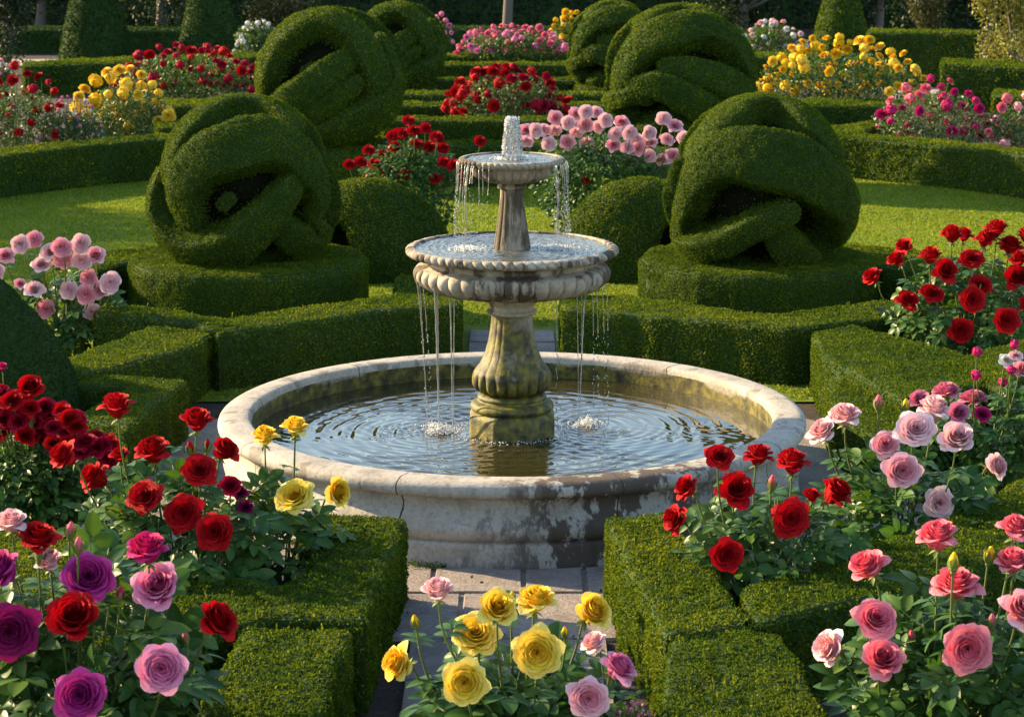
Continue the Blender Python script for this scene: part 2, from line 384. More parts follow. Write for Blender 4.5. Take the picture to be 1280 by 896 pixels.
def hedge(name, label, poly, z1, cat='hedge', group='clipped box hedges', mat='box', px=True, zpl=None, dens=1.0, z0=-.01, bev=.02):
    P_ = [G(x, y, zpl if zpl else z1)[:2] for x, y in poly] if px else poly
    V, T = prism(P_, z0, z1, bev=bev)
    d = np.linalg.norm(V.mean(0)-CP); s = max(.0115, d*.00112)
    near = d < 10.6
    if near: s = .0145
    mb = MB(); mb.add(V, T=T, m=1, tint=.5)
    scatter(mb, V, T, dens*(2.1 if near else 1.75)/(s*s*.62), s, seed=len(bpy.data.objects), amp=.017 if near else .010+.0004*d, nscale=13 if near else 7, stick=.8 if near else .55)
    # stray new shoots standing proud of the clipped top
    top = [t for t in T if abs(np.cross(V[t[1]]-V[t[0]], V[t[2]]-V[t[0]])[2]) > 1e-7 and V[t][:, 2].min() > z1-.03]
    if d < 17 and top:
        Tt = np.array(top); A, B_, C_ = V[Tt[:, 0]], V[Tt[:, 1]], V[Tt[:, 2]]; ar = np.linalg.norm(np.cross(B_-A, C_-A), axis=1)/2
        ns_ = int(ar.sum()*(70 if near else 40)); ix = rng.choice(len(Tt), ns_, p=ar/ar.sum()); u = rng.random(ns_); v = rng.random(ns_); sw = u+v > 1; u[sw] = 1-u[sw]; v[sw] = 1-v[sw]
        b0 = A[ix]+(B_-A)[ix]*u[:, None]+(C_-A)[ix]*v[:, None]; hh = rng.random(ns_)**2*.028+.012; ln = rng.normal(0, .25, (ns_, 3))+[0, 0, 1]
        for q in range(6):
            leaves(mb, b0+unit(ln)*(hh*(q+.5)/6)[:, None]+[0, 0, .006], unit(ln+rng.normal(0, .4, (ns_, 3))), np.full((ns_, 1), s*.95), .55, 1.0, 0, np.clip(rng.normal(.75, .15, ns_), 0, 1))
    o = mb.obj(name, [M[mat], M['boxcore']], smooth=False)
    return tag(o, label, cat, group)

Z = .36
hedge('box_hedge', 'dark box hedge from the left pink roses to the path behind the fountain', [(130, 376), (280, 399), (492, 370), (497, 345), (573, 345), (573, 382), (480, 388), (272, 417), (240, 404), (120, 392)], Z)
hedge('box_hedge', 'short box hedge arm angled between the left cone topiary and the basin hedge', [(188, 409), (265, 416), (235, 436), (118, 464), (60, 478), (40, 470), (84, 450)], Z-.02)
hedge('box_hedge', 'bent box hedge just above the upright red rose left of the basin', [(40, 462), (232, 477), (205, 500), (158, 534), (100, 520), (160, 484), (40, 480)], Z-.05)
hedge('box_hedge', 'long box hedge with one sunny corner behind the basin on the right', [(703, 371), (770, 370), (965, 395), (1130, 373), (1150, 393), (985, 411), (703, 386)], Z)
hedge('box_hedge', 'sunny box hedge arm right of the basin below the red roses', [(1014, 416), (1064, 407), (1225, 448), (1270, 470), (1130, 500), (1030, 446)], Z)
hedge('box_hedge', 'low box hedge block tucked above the palest pink roses', [(1035, 478), (1098, 472), (1150, 492), (1230, 540), (1110, 560), (1042, 512)], Z-.08)
hedge('box_hedge', 'box hedge end under the magenta rosebuds at the right edge', [(1165, 458), (1290, 422), (1340, 436), (1250, 486)], Z)
hedge('box_hedge', 'sunlit box hedge beside the front path below the basin on the right', [(759, 648), (830, 642), (892, 713), (935, 779), (885, 790), (833, 794), (782, 702)], Z)
hedge('box_hedge', 'box hedge running from the red roses to the near pink roses on the right', [(923, 738), (1030, 702), (1160, 662), (1300, 590), (1345, 620), (1290, 682), (1160, 735), (1060, 750), (980, 770), (944, 782)], Z)
hedge('box_hedge', 'nearest box hedge block right of the front path', [(836, 795), (937, 789), (975, 795), (1050, 930), (1060, 960), (820, 960)], Z-.01)
hedge('box_hedge', 'dark box hedge beside the front path below the yellow roses on the left', [(375, 640), (507, 649), (487, 694), (453, 776), (340, 774), (230, 800), (-60, 830), (-80, 668), (60, 664), (140, 690), (250, 715), (345, 735), (392, 715)], Z)
hedge('box_hedge', 'nearest box hedge block with a golden lit top left of the front path', [(305, 786), (432, 788), (398, 890), (370, 960), (200, 960), (250, 885)], Z-.01)
hedge('box_hedge', 'low box hedge edging the left lawn beside the ball topiary', [(60, 332), (150, 313), (215, 309), (230, 322), (150, 330), (80, 352)], Z)
hedge('box_hedge', 'low box hedge edging the right lawn behind the red roses', [(1050, 305), (1130, 312), (1250, 335), (1300, 350), (1290, 370), (1100, 333), (1050, 322)], Z)
def ringhedge(a0, a1, r0, r1, c, n_=26):
    aa = np.radians(np.linspace(a0, a1, n_)); return [(c[0]+r0*math.cos(t), c[1]+r0*math.sin(t)) for t in aa]+[(c[0]+r1*math.cos(t), c[1]+r1*math.sin(t)) for t in aa[::-1]]
hedge('curved_hedge', 'long curved box hedge around the left lawn in shade', ringhedge(125, 178, 6.05, 6.45, LC), .42, px=False)
hedge('curved_hedge', 'long curved box hedge around the right lawn half in sun', ringhedge(2, 57, 6.05, 6.45, LC), .42, px=False)
rows = [('straight box hedge right behind the left red rose bush and the top fountain bowl', 385, 735, 183), ('straight box hedge along the foot of the big central red rose bush', 480, 720, 152),
        ('straight box hedge between the ball topiaries, at the middle of the central red roses', 470, 780, 133), ('straight box hedge just beyond the central red roses', 500, 780, 119),
        ('straight box hedge third from the far pink rose bank', 520, 745, 102), ('straight box hedge second from the far pink rose bank', 545, 735, 82), ('straight box hedge right under the far pink rose bank', 548, 730, 71)]
for lb, x0, x1, y in rows:
    z = .42; dy = .45; a, b = G(x0, y, z), G(x1, y, z); yb = a[1]
    hedge('straight_hedge', lb, [(a[0], yb), (b[0], yb), (b[0], yb+dy), (a[0], yb+dy)], z, px=False, group='hedge rows across the middle of the garden')
for lb, poly, z in [
    ('straight hedge below the far left scarlet roses', [(120, 126), (345, 124), (345, 132), (120, 134)], .42),
    ('small hedge end right of the left yellow roses', [(196, 153), (232, 153), (236, 160), (196, 160)], .42),
    ('long low hedge under the two left cones', [(30, 78), (345, 66), (345, 71), (30, 84)], .42),
    ('hedge corner below the right golden roses', [(1000, 128), (1012, 124), (1118, 126), (1122, 133), (1012, 133)], .42),
    ('short low hedge in front of the magenta roses on the right', [(1036, 160), (1085, 152), (1100, 152), (1080, 166), (1040, 172)], .42),
    ('pale sunny hedge beyond the gravel path on the right', [(1178, 74), (1290, 78), (1290, 86), (1178, 82)], .6),
    ('sunny hedge end by the right edge near the gravel path', [(1243, 112), (1330, 118), (1330, 126), (1243, 121)], .42),
    ('taller hedge between the right cone and the autumn tree', [(1086, 38), (1222, 39), (1222, 43), (1086, 42)], .8),
    ('low hedge left of the right golden roses', [(935, 66), (1015, 66), (1015, 72), (935, 72)], .42)]:
    hedge('garden_hedge', lb, poly, z)
for lb, x0, x1, dd in [('dark tall hedge behind the two left cones', -80, 330, 41.5), ('dark tall hedge behind the far pink roses', 470, 930, 41.0)]:
    a, b = P(x0, 38, dd), P(x1, 38, dd); hedge('back_hedge', lb, [(a[0], a[1]), (b[0], a[1]), (b[0], a[1]+.8), (a[0], a[1]+.8)], float(a[2]), px=False, mat='yew', group='tall hedges at the back')

# ------------------------------------------------------------------ topiary
def catmull(pts, k=6):
    pts = [np.array(p, float) for p in pts]; out = []
    for i in range(len(pts)-1):
        p0, p1, p2, p3 = pts[max(0, i-1)], pts[i], pts[i+1], pts[min(len(pts)-1, i+2)]
        for j in range(k):
            t = j/k; out.append(.5*((2*p1)+(-p0+p2)*t+(2*p0-5*p1+4*p2-p3)*t*t+(-p0+3*p1-3*p2+p3)*t**3))
    out.append(pts[-1]); return out
def ball(r, sc=(1, 1, 1), c=(0, 0, 0), nu=24, nv=14, lo=0.0):
    V = []; 
    for i in range(nu):
        for j in range(nv):
            a = 2*math.pi*i/nu; t = math.pi*(1-lo)*j/(nv-1)+0
            V.append((c[0]+r*sc[0]*math.sin(t)*math.cos(a), c[1]+r*sc[1]*math.sin(t)*math.sin(a), c[2]+r*sc[2]*math.cos(t)))
    Q = grid_quads(nu, nv, True, False)[:, ::-1]; V = np.array(V)
    T = np.concatenate([Q[:, [0, 1, 2]], Q[:, [0, 2, 3]]])
    return V, T
def place(VT, c, s):
    V, T = VT; return V*np.array(s)+np.array(c), T
# each band: control points (u, v, outer radius, half width[, side]) seen from the front, laid over one another
KN = {
 'a': [[(-.66, -.26, .90, .22), (-.64, .12, 1.0, .27), (-.42, .42, 1.02, .31), (-.09, .56, 1.03, .34), (.26, .65, 1.03, .34), (.56, .56, 1.02, .30), (.82, .26, 1.0, .24), (.92, -.10, .97, .16), (.88, -.30, .92, .13)],
       [(-.86, .22, .92, .16), (-.74, .55, .99, .22), (-.50, .84, 1.0, .24), (-.20, .965, 1.0, .27, 1), (.20, .955, 1.0, .28, 1), (.56, .80, .99, .2)],
       [(-.93, .24, .96, .10), (-.97, -.02, 1.04, .14), (-.92, -.30, 1.09, .20), (-.72, -.54, 1.09, .23), (-.38, -.62, 1.08, .24), (.03, -.48, 1.05, .25), (.35, -.20, 1.01, .23), (.62, .10, .95, .19), (.78, .28, .90, .15)],
       [(.42, -.30, .88, .16), (.62, -.50, .98, .22), (.80, -.58, 1.06, .24), (.86, -.40, 1.0, .12)],
       [(-.20, -.10, .74, .16), (-.12, -.02, .74, .16)],
       [(-.6, -.78, .84, .2), (0, -.98, .84, .25), (.6, -.78, .84, .2)]],
 'b': [[(-.90, -.40, .97, .13), (-.86, -.05, 1.02, .15), (-.70, .32, 1.03, .26), (-.40, .50, 1.03, .33), (-.03, .47, 1.04, .37), (.33, .38, 1.04, .36), (.66, .14, 1.05, .30), (.88, -.18, 1.06, .24), (.86, -.48, 1.03, .20), (.70, -.70, .97, .14)],
       [(-.74, .52, 1.0, .22), (-.46, .84, 1.0, .27), (-.12, .985, 1.0, .31, 1), (.30, .945, 1.0, .31, 1), (.56, .76, 1.0, .27), (.76, .50, .98, .22)],
       [(.90, .24, .97, .12), (.98, -.02, .97, .12)],
       [(-.92, -.36, .98, .10), (-.86, -.56, 1.06, .15), (-.49, -.47, 1.06, .17), (-.11, -.25, 1.04, .17), (.22, -.12, .98, .16)],
       [(.00, -.24, .90, .18), (.22, -.52, .98, .22), (.50, -.78, .98, .22)],
       [(-.6, -.80, .80, .16), (0, -.98, .82, .22), (.6, -.78, .82, .2)]],
 'c': [[(-.95, -.22, .98, 0.204), (-.88, .25, 1.02, 0.240), (-.60, .70, 1.02, 0.264), (-.10, .92, 1.02, 0.264), (.32, .76, 1.02, 0.240), (.58, .40, 1.02, 0.240), (.72, .02, 1.0, 0.216), (.66, -.18, .94, 0.144)],
       [(-.78, -.40, .98, 0.180), (-.55, -.24, 1.02, 0.240), (-.22, .00, 1.0, 0.240), (.12, .26, .97, 0.228), (.40, .44, .91, 0.180)],
       [(-.36, .20, .78, 0.168), (-.22, .28, .78, 0.144)],
       [(-.62, -.54, .98, 0.168), (-.20, -.40, .97, 0.204), (.16, -.16, .95, 0.204), (.44, .04, .90, 0.168)],
       [(-.55, -.80, 1.0, 0.240), (-.05, -.74, 1.04, 0.288), (.40, -.52, 1.06, 0.312), (.74, -.34, 1.07, 0.300), (.92, .06, 1.0, 0.180), (.86, .38, .94, 0.144)],
       [(.75, .60, .95, 0.168), (.93, .20, .95, 0.168)],
       [(-.6, -.80, .92, 0.240), (0, -.98, .92, 0.360), (.6, -.78, .92, 0.240)]],
 'd': [[(-.88, -.04, .97, 0.192), (-.76, .24, 1.02, 0.240), (-.52, .56, 1.03, 0.288), (-.10, .74, 1.03, 0.312), (.35, .76, 1.03, 0.264), (.70, .54, 1.03, 0.240), (.90, .18, 1.01, 0.204), (.95, -.08, .95, 0.144)],
       [(-.28, .26, .90, 0.168), (.05, .22, .98, 0.192), (.46, .06, 1.02, 0.240), (.88, -.22, 1.02, 0.240)],
       [(-.68, -.06, .98, 0.168), (-.36, -.02, 1.03, 0.216), (.02, -.18, 1.05, 0.240), (.40, -.42, 1.04, 0.252), (.70, -.62, 1.0, 0.240)],
       [(-.80, -.58, 1.0, 0.204), (-.93, -.34, 1.03, 0.156), (-.74, -.20, 1.0, 0.144), (-.52, -.22, .93, 0.132)],
       [(-.50, -.74, .96, 0.192), (-.20, -.62, .98, 0.204), (.10, -.66, .93, 0.168)],
       [(-.55, .80, .98, 0.192), (0, .97, .98, 0.240, 1), (.5, .82, .98, 0.192)],
       [(-.7, -.70, .88, 0.240), (0, -.98, .90, 0.360), (.7, -.70, .90, 0.240)]],
}
def knot_surface(kind, core=.60, nu=300, nv=170):
    th = np.linspace(0, 2*math.pi, nu, endpoint=False)[:, None]; ph = np.linspace(.0004, math.pi-.0004, nv)[None, :]
    D = np.stack([np.sin(ph)*np.cos(th), np.sin(ph)*np.sin(th), np.cos(ph)+0*th], -1).reshape(-1, 3)
    E = D.copy(); bk = E[:, 1] > .30; E[bk, :2] *= -1      # the far side is woven the same way
    rad = np.full(len(D), core)
    for pts in KN[kind]:
        cps = []
        for p in pts:
            u, v = p[0], p[1]; l = math.hypot(u, v); sgn = 1 if len(p) > 4 else -1
            if l > .995: u, v = u/l*.995, v/l*.995
            cps.append((u, sgn*math.sqrt(1-u*u-v*v), v, p[2], p[3]))
        sm = np.array(catmull(cps, 14)); dirs = unit(sm[:, :3]); cosm = E@dirs.T; j = cosm.argmax(1); ang = np.arccos(np.clip(cosm.max(1), -1, 1))
        ro, wd_ = sm[j, 3], sm[j, 4]; e = ang/wd_
        sft = np.clip((wd_-ang)/.045, 0, 1); sft = sft*sft*(3-2*sft)
        rb = core+(ro*(1-.065*np.clip(e, 0, 1)**4.5)-core)*sft
        rad = np.maximum(rad, rb)
    rad = rad*(1+.008*vnoise(D*6, 5))
    V = D*rad[:, None]; Q = grid_quads(nu, nv, True, False)[:, ::-1]
    T = np.concatenate([Q[:, [0, 1, 2]], Q[:, [0, 2, 3]]])
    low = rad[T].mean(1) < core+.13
    return V, T, low
def topiary(name, label, pxc, pyc, Rp, dist, kind, zs=1.0, drum=None, group='knotted ball topiaries', mat='box'):
    c = P(pxc, pyc, dist); s = Rp*dist/F
    root = empty(name, (c[0], c[1], 0), label, 'topiary', group)
    ls = dist*.00090 if dist > 18 else .0135
    V, T, low = knot_surface(kind); V = V*np.array((s, s, s*zs))+np.array((0, 0, c[2]))
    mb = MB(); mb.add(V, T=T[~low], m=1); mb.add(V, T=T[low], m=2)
    wc = np.array([c[0], c[1], 0]); m2 = MB()
    scatter(m2, V+wc, T[~low], 2.0/(ls*ls*.62), ls, seed=3, amp=.010, nscale=12, stick=.6)
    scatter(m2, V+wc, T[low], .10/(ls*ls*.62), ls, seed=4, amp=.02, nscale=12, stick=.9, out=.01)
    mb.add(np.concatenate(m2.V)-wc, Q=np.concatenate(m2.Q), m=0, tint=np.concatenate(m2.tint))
    mb.obj('knot', [M[mat], M['boxcore'], M['hollow_shade']], root, smooth=False)
    if drum:
        r, z1 = drum; aa = np.linspace(0, 2*math.pi, 40, endpoint=False)
        V, T = prism([(c[0]+r*math.cos(t), c[1]+r*math.sin(t)) for t in aa], -.01, z1, bev=.05)
        m2 = MB(); m2.add(V-wc, T=T, m=1); m3 = MB(); scatter(m3, V, T, 2.1/(ls*ls*.62), ls, seed=40, amp=.016, nscale=8)
        m2.add(np.concatenate(m3.V)-wc, Q=np.concatenate(m3.Q), m=0, tint=np.concatenate(m3.tint))
        m2.obj('drum_hedge', [M['box'], M['boxcore']], root, smooth=False)
    return root
topiary('knot_topiary', 'big knotted ball topiary on a round hedge left of the fountain', 307, 236, 117, 16.3, 'a', drum=(.85, .40))
topiary('knot_topiary', 'big knotted ball topiary on a round hedge right of the fountain', 950, 238, 120, 16.3, 'b', drum=(.85, .40))
topiary('knot_topiary', 'knotted ball topiary behind and above the left big one', 415, 100, 95, 23.5, 'c', zs=.96, drum=(.66, .40))
topiary('knot_topiary', 'knotted ball topiary behind the right big one beside the pink roses', 850, 98, 97, 23.5, 'd', zs=.96, drum=(.66, .40))
topiary('knot_topiary', 'smaller knotted topiary farthest back left of the central roses', 500, 62, 60, 30.5, 'c', zs=1.0, drum=(.5, .40))
topiary('knot_topiary', 'smaller knotted topiary farthest back right of the central roses', 766, 62, 58, 30.5, 'd', zs=1.05, drum=(.5, .40))

def lump(name, label, parts, dist, cat='topiary', group=None, mat='box', ls=None, pname=None):
    ls = ls or max(.0125, dist*.00105); mb = MB()
    for V, T in parts: mb.add(V, T=T, m=1)
    for k, (V, T) in enumerate(parts): scatter(mb, V, T, 2.1/(ls*ls*.62), ls, seed=k+len(name), amp=.014, nscale=8)
    o = mb.obj(name, [M[mat], M['boxcore']], smooth=False); return tag(o, label, cat, group)
def domearch(label, pxc, sgn, dist=17.9):
    c = P(pxc, 300, dist); s = dist/F
    V, T = ball(1, nu=72, nv=40); V = V*np.array([112*s, 74*s, .76])+np.array([c[0], c[1], 0.0])
    # hollow scooped into the front near the big ball, leaving an arching arm above it
    q = V-np.array([c[0]-sgn*42*s, c[1]-.40, .26]); dd = np.linalg.norm(q/np.array([.17, .40, .25]), axis=1)
    k = np.clip((1-dd)*2.2, 0, 1)[:, None]; V = V+np.array([sgn*.05, .42, -.02])*k
    return lump('domed_topiary', label, [(V, T)], dist, group='domed topiaries beside the big balls')
domearch('low domed topiary with a hollow right of the left big ball', 458, 1)
domearch('low domed topiary with a hollow left of the right big ball', 802, -1)

def cone(label, pxc, pyb, half, dist, ztop, mat='yew', z0=0., pw=1.0, rnd=.0):
    c = P(pxc, pyb, dist); r = half*dist/F; nu, nv = 36, 22; V = []
    for i in range(nu):
        for j in range(nv):
            a = 2*math.pi*i/nu; t = j/(nv-1); V.append((c[0]+r*(1-t**pw)*math.cos(a), c[1]+r*(1-t**pw)*math.sin(a), z0+(ztop-z0)*t))
    Q = grid_quads(nu, nv, True, False); T = np.concatenate([Q[:, [0, 1, 2]], Q[:, [0, 2, 3]]])
    return lump('cone_topiary', label, [(np.array(V), T)], dist, group='cone topiaries', mat=mat)
cone('dark cone topiary nearer the top left corner', 120, 68, 46, 38.5, 2.35, pw=1.25)
cone('dark cone topiary second from the top left corner', 262, 66, 40, 38.5, 2.35, pw=1.25)
cone('sunlit cone topiary behind the golden roses on the right', 1050, 60, 38, 38, 2.0, mat='box', pw=1.4)
cone('large dark rounded cone topiary at the left edge above the crimson flowers', -38, 500, 152, 12.4, 1.08, mat='yew', pw=1.9)

# ------------------------------------------------------------------ fountain
def lathe(prof, nseg=192, lobes=0, twist=0., k=6, sides=0, sharp=2.0):
    """prof rows: r, z, lobe amplitude"""
    pr = catmull([(p[0], p[1], p[2] if len(p) > 2 else 0) for p in prof], k) if k else [np.array((p[0], p[1], p[2] if len(p) > 2 else 0)) for p in prof]
    V = np.zeros((len(pr), nseg, 3)); a = np.linspace(0, 2*math.pi, nseg, endpoint=False); z0 = pr[0][1]
    for i, (r, z, am) in enumerate(pr):
        rr = np.full(nseg, max(r, 0.0))
        if lobes: rr = rr*(1+max(0, am)*(np.abs(np.cos((a*lobes+twist*(z-z0))/2))**(1/sharp)-1))
        if sides:
            b = (a+math.pi/sides) % (2*math.pi/sides)-math.pi/sides; rr = rr*math.cos(math.pi/sides)/np.cos(b)
        V[i] = np.stack([rr*np.cos(a), rr*np.sin(a), np.full(nseg, z)], 1)
    n1 = len(pr); Q = []
    idx = np.arange(n1*nseg).reshape(n1, nseg); nxt = np.roll(idx, -1, 1)
    Q = np.stack([idx[:-1], nxt[:-1], nxt[1:], idx[1:]], -1).reshape(-1, 4)
    return V.reshape(-1, 3), Q
fount = empty('fountain', (0, 0, 0), 'three tiered weathered stone fountain standing in a wide round basin', 'fountain')
def fpart(name, VQ, mat, smooth=True, parent=fount):
    mb = MB(); mb.add(VQ[0], Q=VQ[1]); return mb.obj(name, mat, parent, smooth)
WL = .285
basin_out = [(1.30, -.02), (1.468, -.02), (1.472, .055), (1.470, .105), (1.462, .118), (1.452, .122), (1.462, .130), (1.476, .150), (1.480, .185), (1.466, .215), (1.440, .245), (1.430, .28), (1.436, .312),
             (1.448, .326), (1.470, .330), (1.492, .340), (1.503, .362), (1.498, .388), (1.480, .402), (1.455, .409), (1.40, .411), (1.355, .408), (1.338, .398), (1.332, .37)]
bs = fpart('basin', lathe(basin_out, 256, k=3), M['basin'])
fpart('basin_lining', lathe([(1.332, .372), (1.334, .33), (1.336, .25), (1.33, .10), (0.2, .09)], 192, k=3), M['basin_in'])
# octagonal foot
z = zy
fo = lathe([(.235, .09), (.235, .375), (.228, .395), (.205, .41)], 8*12, k=0, sides=8)
fpart('foot', fo, M['ped'])
fpart('foot_ring', lathe([(.20, .405), (.215, .425), (.205, .45), (.175, .462), (.178, .48), (.165, .495), (.14, .50)], 160, k=5), M['ped'])
fpart('pedestal', lathe([(.13, .495, 0), (.165, .505, .12), (.198, .53, .16), (.205, .56, .14), (.196, .61, .03), (.16, .66, .015), (.135, .72, .02), (.118, .79, .03), (.108, .86, .03), (.105, .90, .02), (.108, .915, 0)], 288, lobes=20, k=6, sharp=1.6), M['ped'])
fpart('capital', lathe([(.105, .905), (.125, .912), (.128, .925), (.115, .935), (.112, .95), (.122, .965), (.138, .985), (.135, 1.01), (.12, 1.02)], 160, k=5), M['bowl'])
fpart('lower_bowl', lathe([(.10, 1.005, 0), (.20, 1.01, .02), (.33, 1.022, .05), (.44, 1.05, .055), (.492, 1.09, .055), (.502, 1.125, .05), (.485, 1.152, .02), (.455, 1.163, 0), (.43, 1.172, 0), (.428, 1.19, 0), (.445, 1.205, 0), (.48, 1.212, 0)], 720, lobes=40, k=6, sharp=2.2), M['bowl'])
fpart('lower_rim', lathe([(.47, 1.208, 0), (.515, 1.212, .02), (.536, 1.224, .032), (.541, 1.238, .036), (.532, 1.252, .032), (.505, 1.258, .016), (.492, 1.254, 0), (.486, 1.24, 0), (.40, 1.215, 0), (.02, 1.20, 0)], 900, lobes=64, twist=60, k=5, sharp=1.6), M['bowl'])
fpart('upper_column', lathe([(.10, 1.215, 0), (.096, 1.235, .05), (.092, 1.27, .09), (.082, 1.33, .10), (.070, 1.41, .10), (.062, 1.48, .09), (.059, 1.53, .06), (.060, 1.55, 0)], 216, lobes=12, k=6, sharp=1.6), M['col'])
fpart('neck_ring', lathe([(.055, 1.545), (.070, 1.55), (.074, 1.56), (.068, 1.572), (.06, 1.58)], 96, k=5), M['col'])
fpart('upper_bowl', lathe([(.05, 1.575, 0), (.09, 1.58, .03), (.15, 1.592, .06), (.192, 1.615, .07), (.203, 1.64, .06), (.200, 1.658, .02), (.205, 1.668, 0), (.225, 1.675, 0)], 480, lobes=30, k=6, sharp=2.0), M['col'])
fpart('upper_rim', lathe([(.21, 1.672, 0), (.25, 1.672, .03), (.266, 1.680, .05), (.270, 1.692, .05), (.262, 1.703, .03), (.245, 1.706, 0), (.235, 1.702, 0), (.22, 1.69, 0), (.02, 1.68, 0)], 600, lobes=48, twist=60, k=5), M['bowl'])

# ---- water
def watermat(name, base, rough=.03, transl=0):
    m, n, b = newmat(name); b.inputs['Base Color'].default_value = (*base, 1); b.inputs['Roughness'].default_value = rough; b.inputs['IOR'].default_value = 1.5
    b.inputs['Specular IOR Level'].default_value = .95
    return m, n, b
m_, n_, b_ = watermat('pond_water', (.026, .024, .007), .02); M['pond'] = m_
bump(n_, b_, noise(n_, 30, 2, .5).outputs[0], .04, .006)
m_, n_, b_ = watermat('bowl_water', (.10, .11, .10), .06); M['bowlwater'] = m_
bump(n_, b_, noise(n_, 90, 3, .5).outputs[0], .6, .008)
m_, n_, b_ = newmat('falling_water'); M['fall'] = m_
b_.inputs['Base Color'].default_value = (.95, .97, 1, 1); b_.inputs['Roughness'].default_value = .12; b_.inputs['Transmission Weight'].default_value = .78; b_.inputs['IOR'].default_value = 1.33
m_, n_, b_ = newmat('foam'); M['foam'] = m_
b_.inputs['Base Color'].default_value = (.9, .93, .95, 1); b_.inputs['Roughness'].default_value = .35; b_.inputs['Transmission Weight'].default_value = .2; b_.inputs['Subsurface Weight'].default_value = .0
SPL = [P(552, 540, 11.25), P(736, 531, 11.38)]; SPL = [np.array((p[0], p[1], WL)) for p in (G(552, 541, WL), G(735, 532, WL))]
nr, na = 300, 400
rr = np.linspace(.18, 1.335, nr)[:, None]; aa = np.linspace(0, 2*math.pi, na, endpoint=False)[None, :]
X = rr*np.cos(aa); Y = rr*np.sin(aa)
pw = np.stack([X.ravel(), Y.ravel(), np.zeros(X.size)], 1)
wn = (vnoise(pw*3.1, 3)*.6+vnoise(pw*7.3, 4)*.4).reshape(X.shape)
def rip(cx, cy, lam, amp, dec, ph=0):
    d = np.sqrt((X-cx)**2+(Y-cy)**2); return amp*np.sin(2*math.pi*d/lam+ph+wn*1.5)*np.exp(-d/dec)
Zw = rip(0, 0, .096, .0034, 1.6)+rip(SPL[0][0], SPL[0][1], .055, .0030, .45)+rip(SPL[1][0], SPL[1][1], .055, .0030, .45)
Zw += rip(-.25, .35, .062, .0016, .6)+.0020*(vnoise(pw*9, 8)).reshape(X.shape)*np.clip(rr, .3, 1)+.0004*vnoise(pw*24, 9).reshape(X.shape)
Zw += .0010*np.sin(2*math.pi*(X*.6+Y+wn*.12)/.083+vnoise(pw*4.7, 12).reshape(X.shape)*3)*np.clip(vnoise(pw*2.3, 14).reshape(X.shape)+.3, 0, 1)
Zw *= (.30+.70*np.clip(wn*1.8+.5, 0, 1))*np.clip((1.36-rr)/.35, .35, 1)
idx = np.arange(nr*na).reshape(nr, na); nx_ = np.roll(idx, -1, 1)
pwm = MB(); pwm.add(np.stack([X.ravel(), Y.ravel(), (WL+Zw).ravel()], 1), Q=np.stack([idx[:-1], idx[1:], nx_[1:], nx_[:-1]], -1).reshape(-1, 4))
tag(pwm.obj('pool_water', M['pond']), kind='structure')
def disc_water(r0, r1, z, nr=60, na=180, amp=.002, lam=.035):
    rr = np.linspace(r0, r1, nr)[:, None]; aa = np.linspace(0, 2*math.pi, na, endpoint=False)[None, :]; X, Y = rr*np.cos(aa), rr*np.sin(aa)
    p = np.stack([X.ravel(), Y.ravel(), np.zeros(X.size)], 1)
    zz = z+amp*np.sin(2*math.pi*rr/lam+vnoise(p*9, 2).reshape(X.shape)*2)+amp*1.5*vnoise(p*40, 6).reshape(X.shape)
    idx = np.arange(nr*na).reshape(nr, na); nx_ = np.roll(idx, -1, 1); mb = MB()
    mb.add(np.stack([X.ravel(), Y.ravel(), zz.ravel()], 1), Q=np.stack([idx[:-1], idx[1:], nx_[1:], nx_[:-1]], -1).reshape(-1, 4)); return mb
disc_water(.085, .495, 1.247).obj('lower_bowl_water', M['bowlwater'], fount)
disc_water(.001, .238, 1.6985, amp=.0012).obj('upper_bowl_water', M['bowlwater'], fount)

def tube(mb, pts, rad, nc=6, m=0, tint=.5):
    pts = np.array(pts, float); n_ = len(pts); rad = np.full(n_, rad) if np.isscalar(rad) else np.array(rad)
    t = unit(np.gradient(pts, axis=0)); ref = np.array([0, 1.0, 0]) if abs(t[0][2]) > .5 else np.array([0, 0, 1.0])
    s = unit(np.cross(t, ref)); b = np.cross(t, s); a = np.linspace(0, 2*math.pi, nc, endpoint=False)
    V = pts[:, None, :]+(s[:, None, :]*np.cos(a)[None, :, None]+b[:, None, :]*np.sin(a)[None, :, None])*rad[:, None, None]
    mb.add(V.reshape(-1, 3), Q=grid_quads(n_, nc, False, True), m=m, tint=tint)
OCT = np.array([(1, 0, 0), (-1, 0, 0), (0, 1, 0), (0, -1, 0), (0, 0, 1), (0, 0, -1)], float)
OT = np.array([(0, 2, 4), (2, 1, 4), (1, 3, 4), (3, 0, 4), (2, 0, 5), (1, 2, 5), (3, 1, 5), (0, 3, 5)])
def drops(mb, pos, rad, stretch=1.0, m=0):
    pos = np.asarray(pos); n_ = len(pos); rad = np.asarray(rad).reshape(-1, 1, 1); st = np.array([1, 1, stretch])
    V = pos[:, None, :]+OCT[None]*rad*st; T = (OT[None]+np.arange(n_)[:, None, None]*6).reshape(-1, 3); mb.add(V.reshape(-1, 3), T=T, m=m)
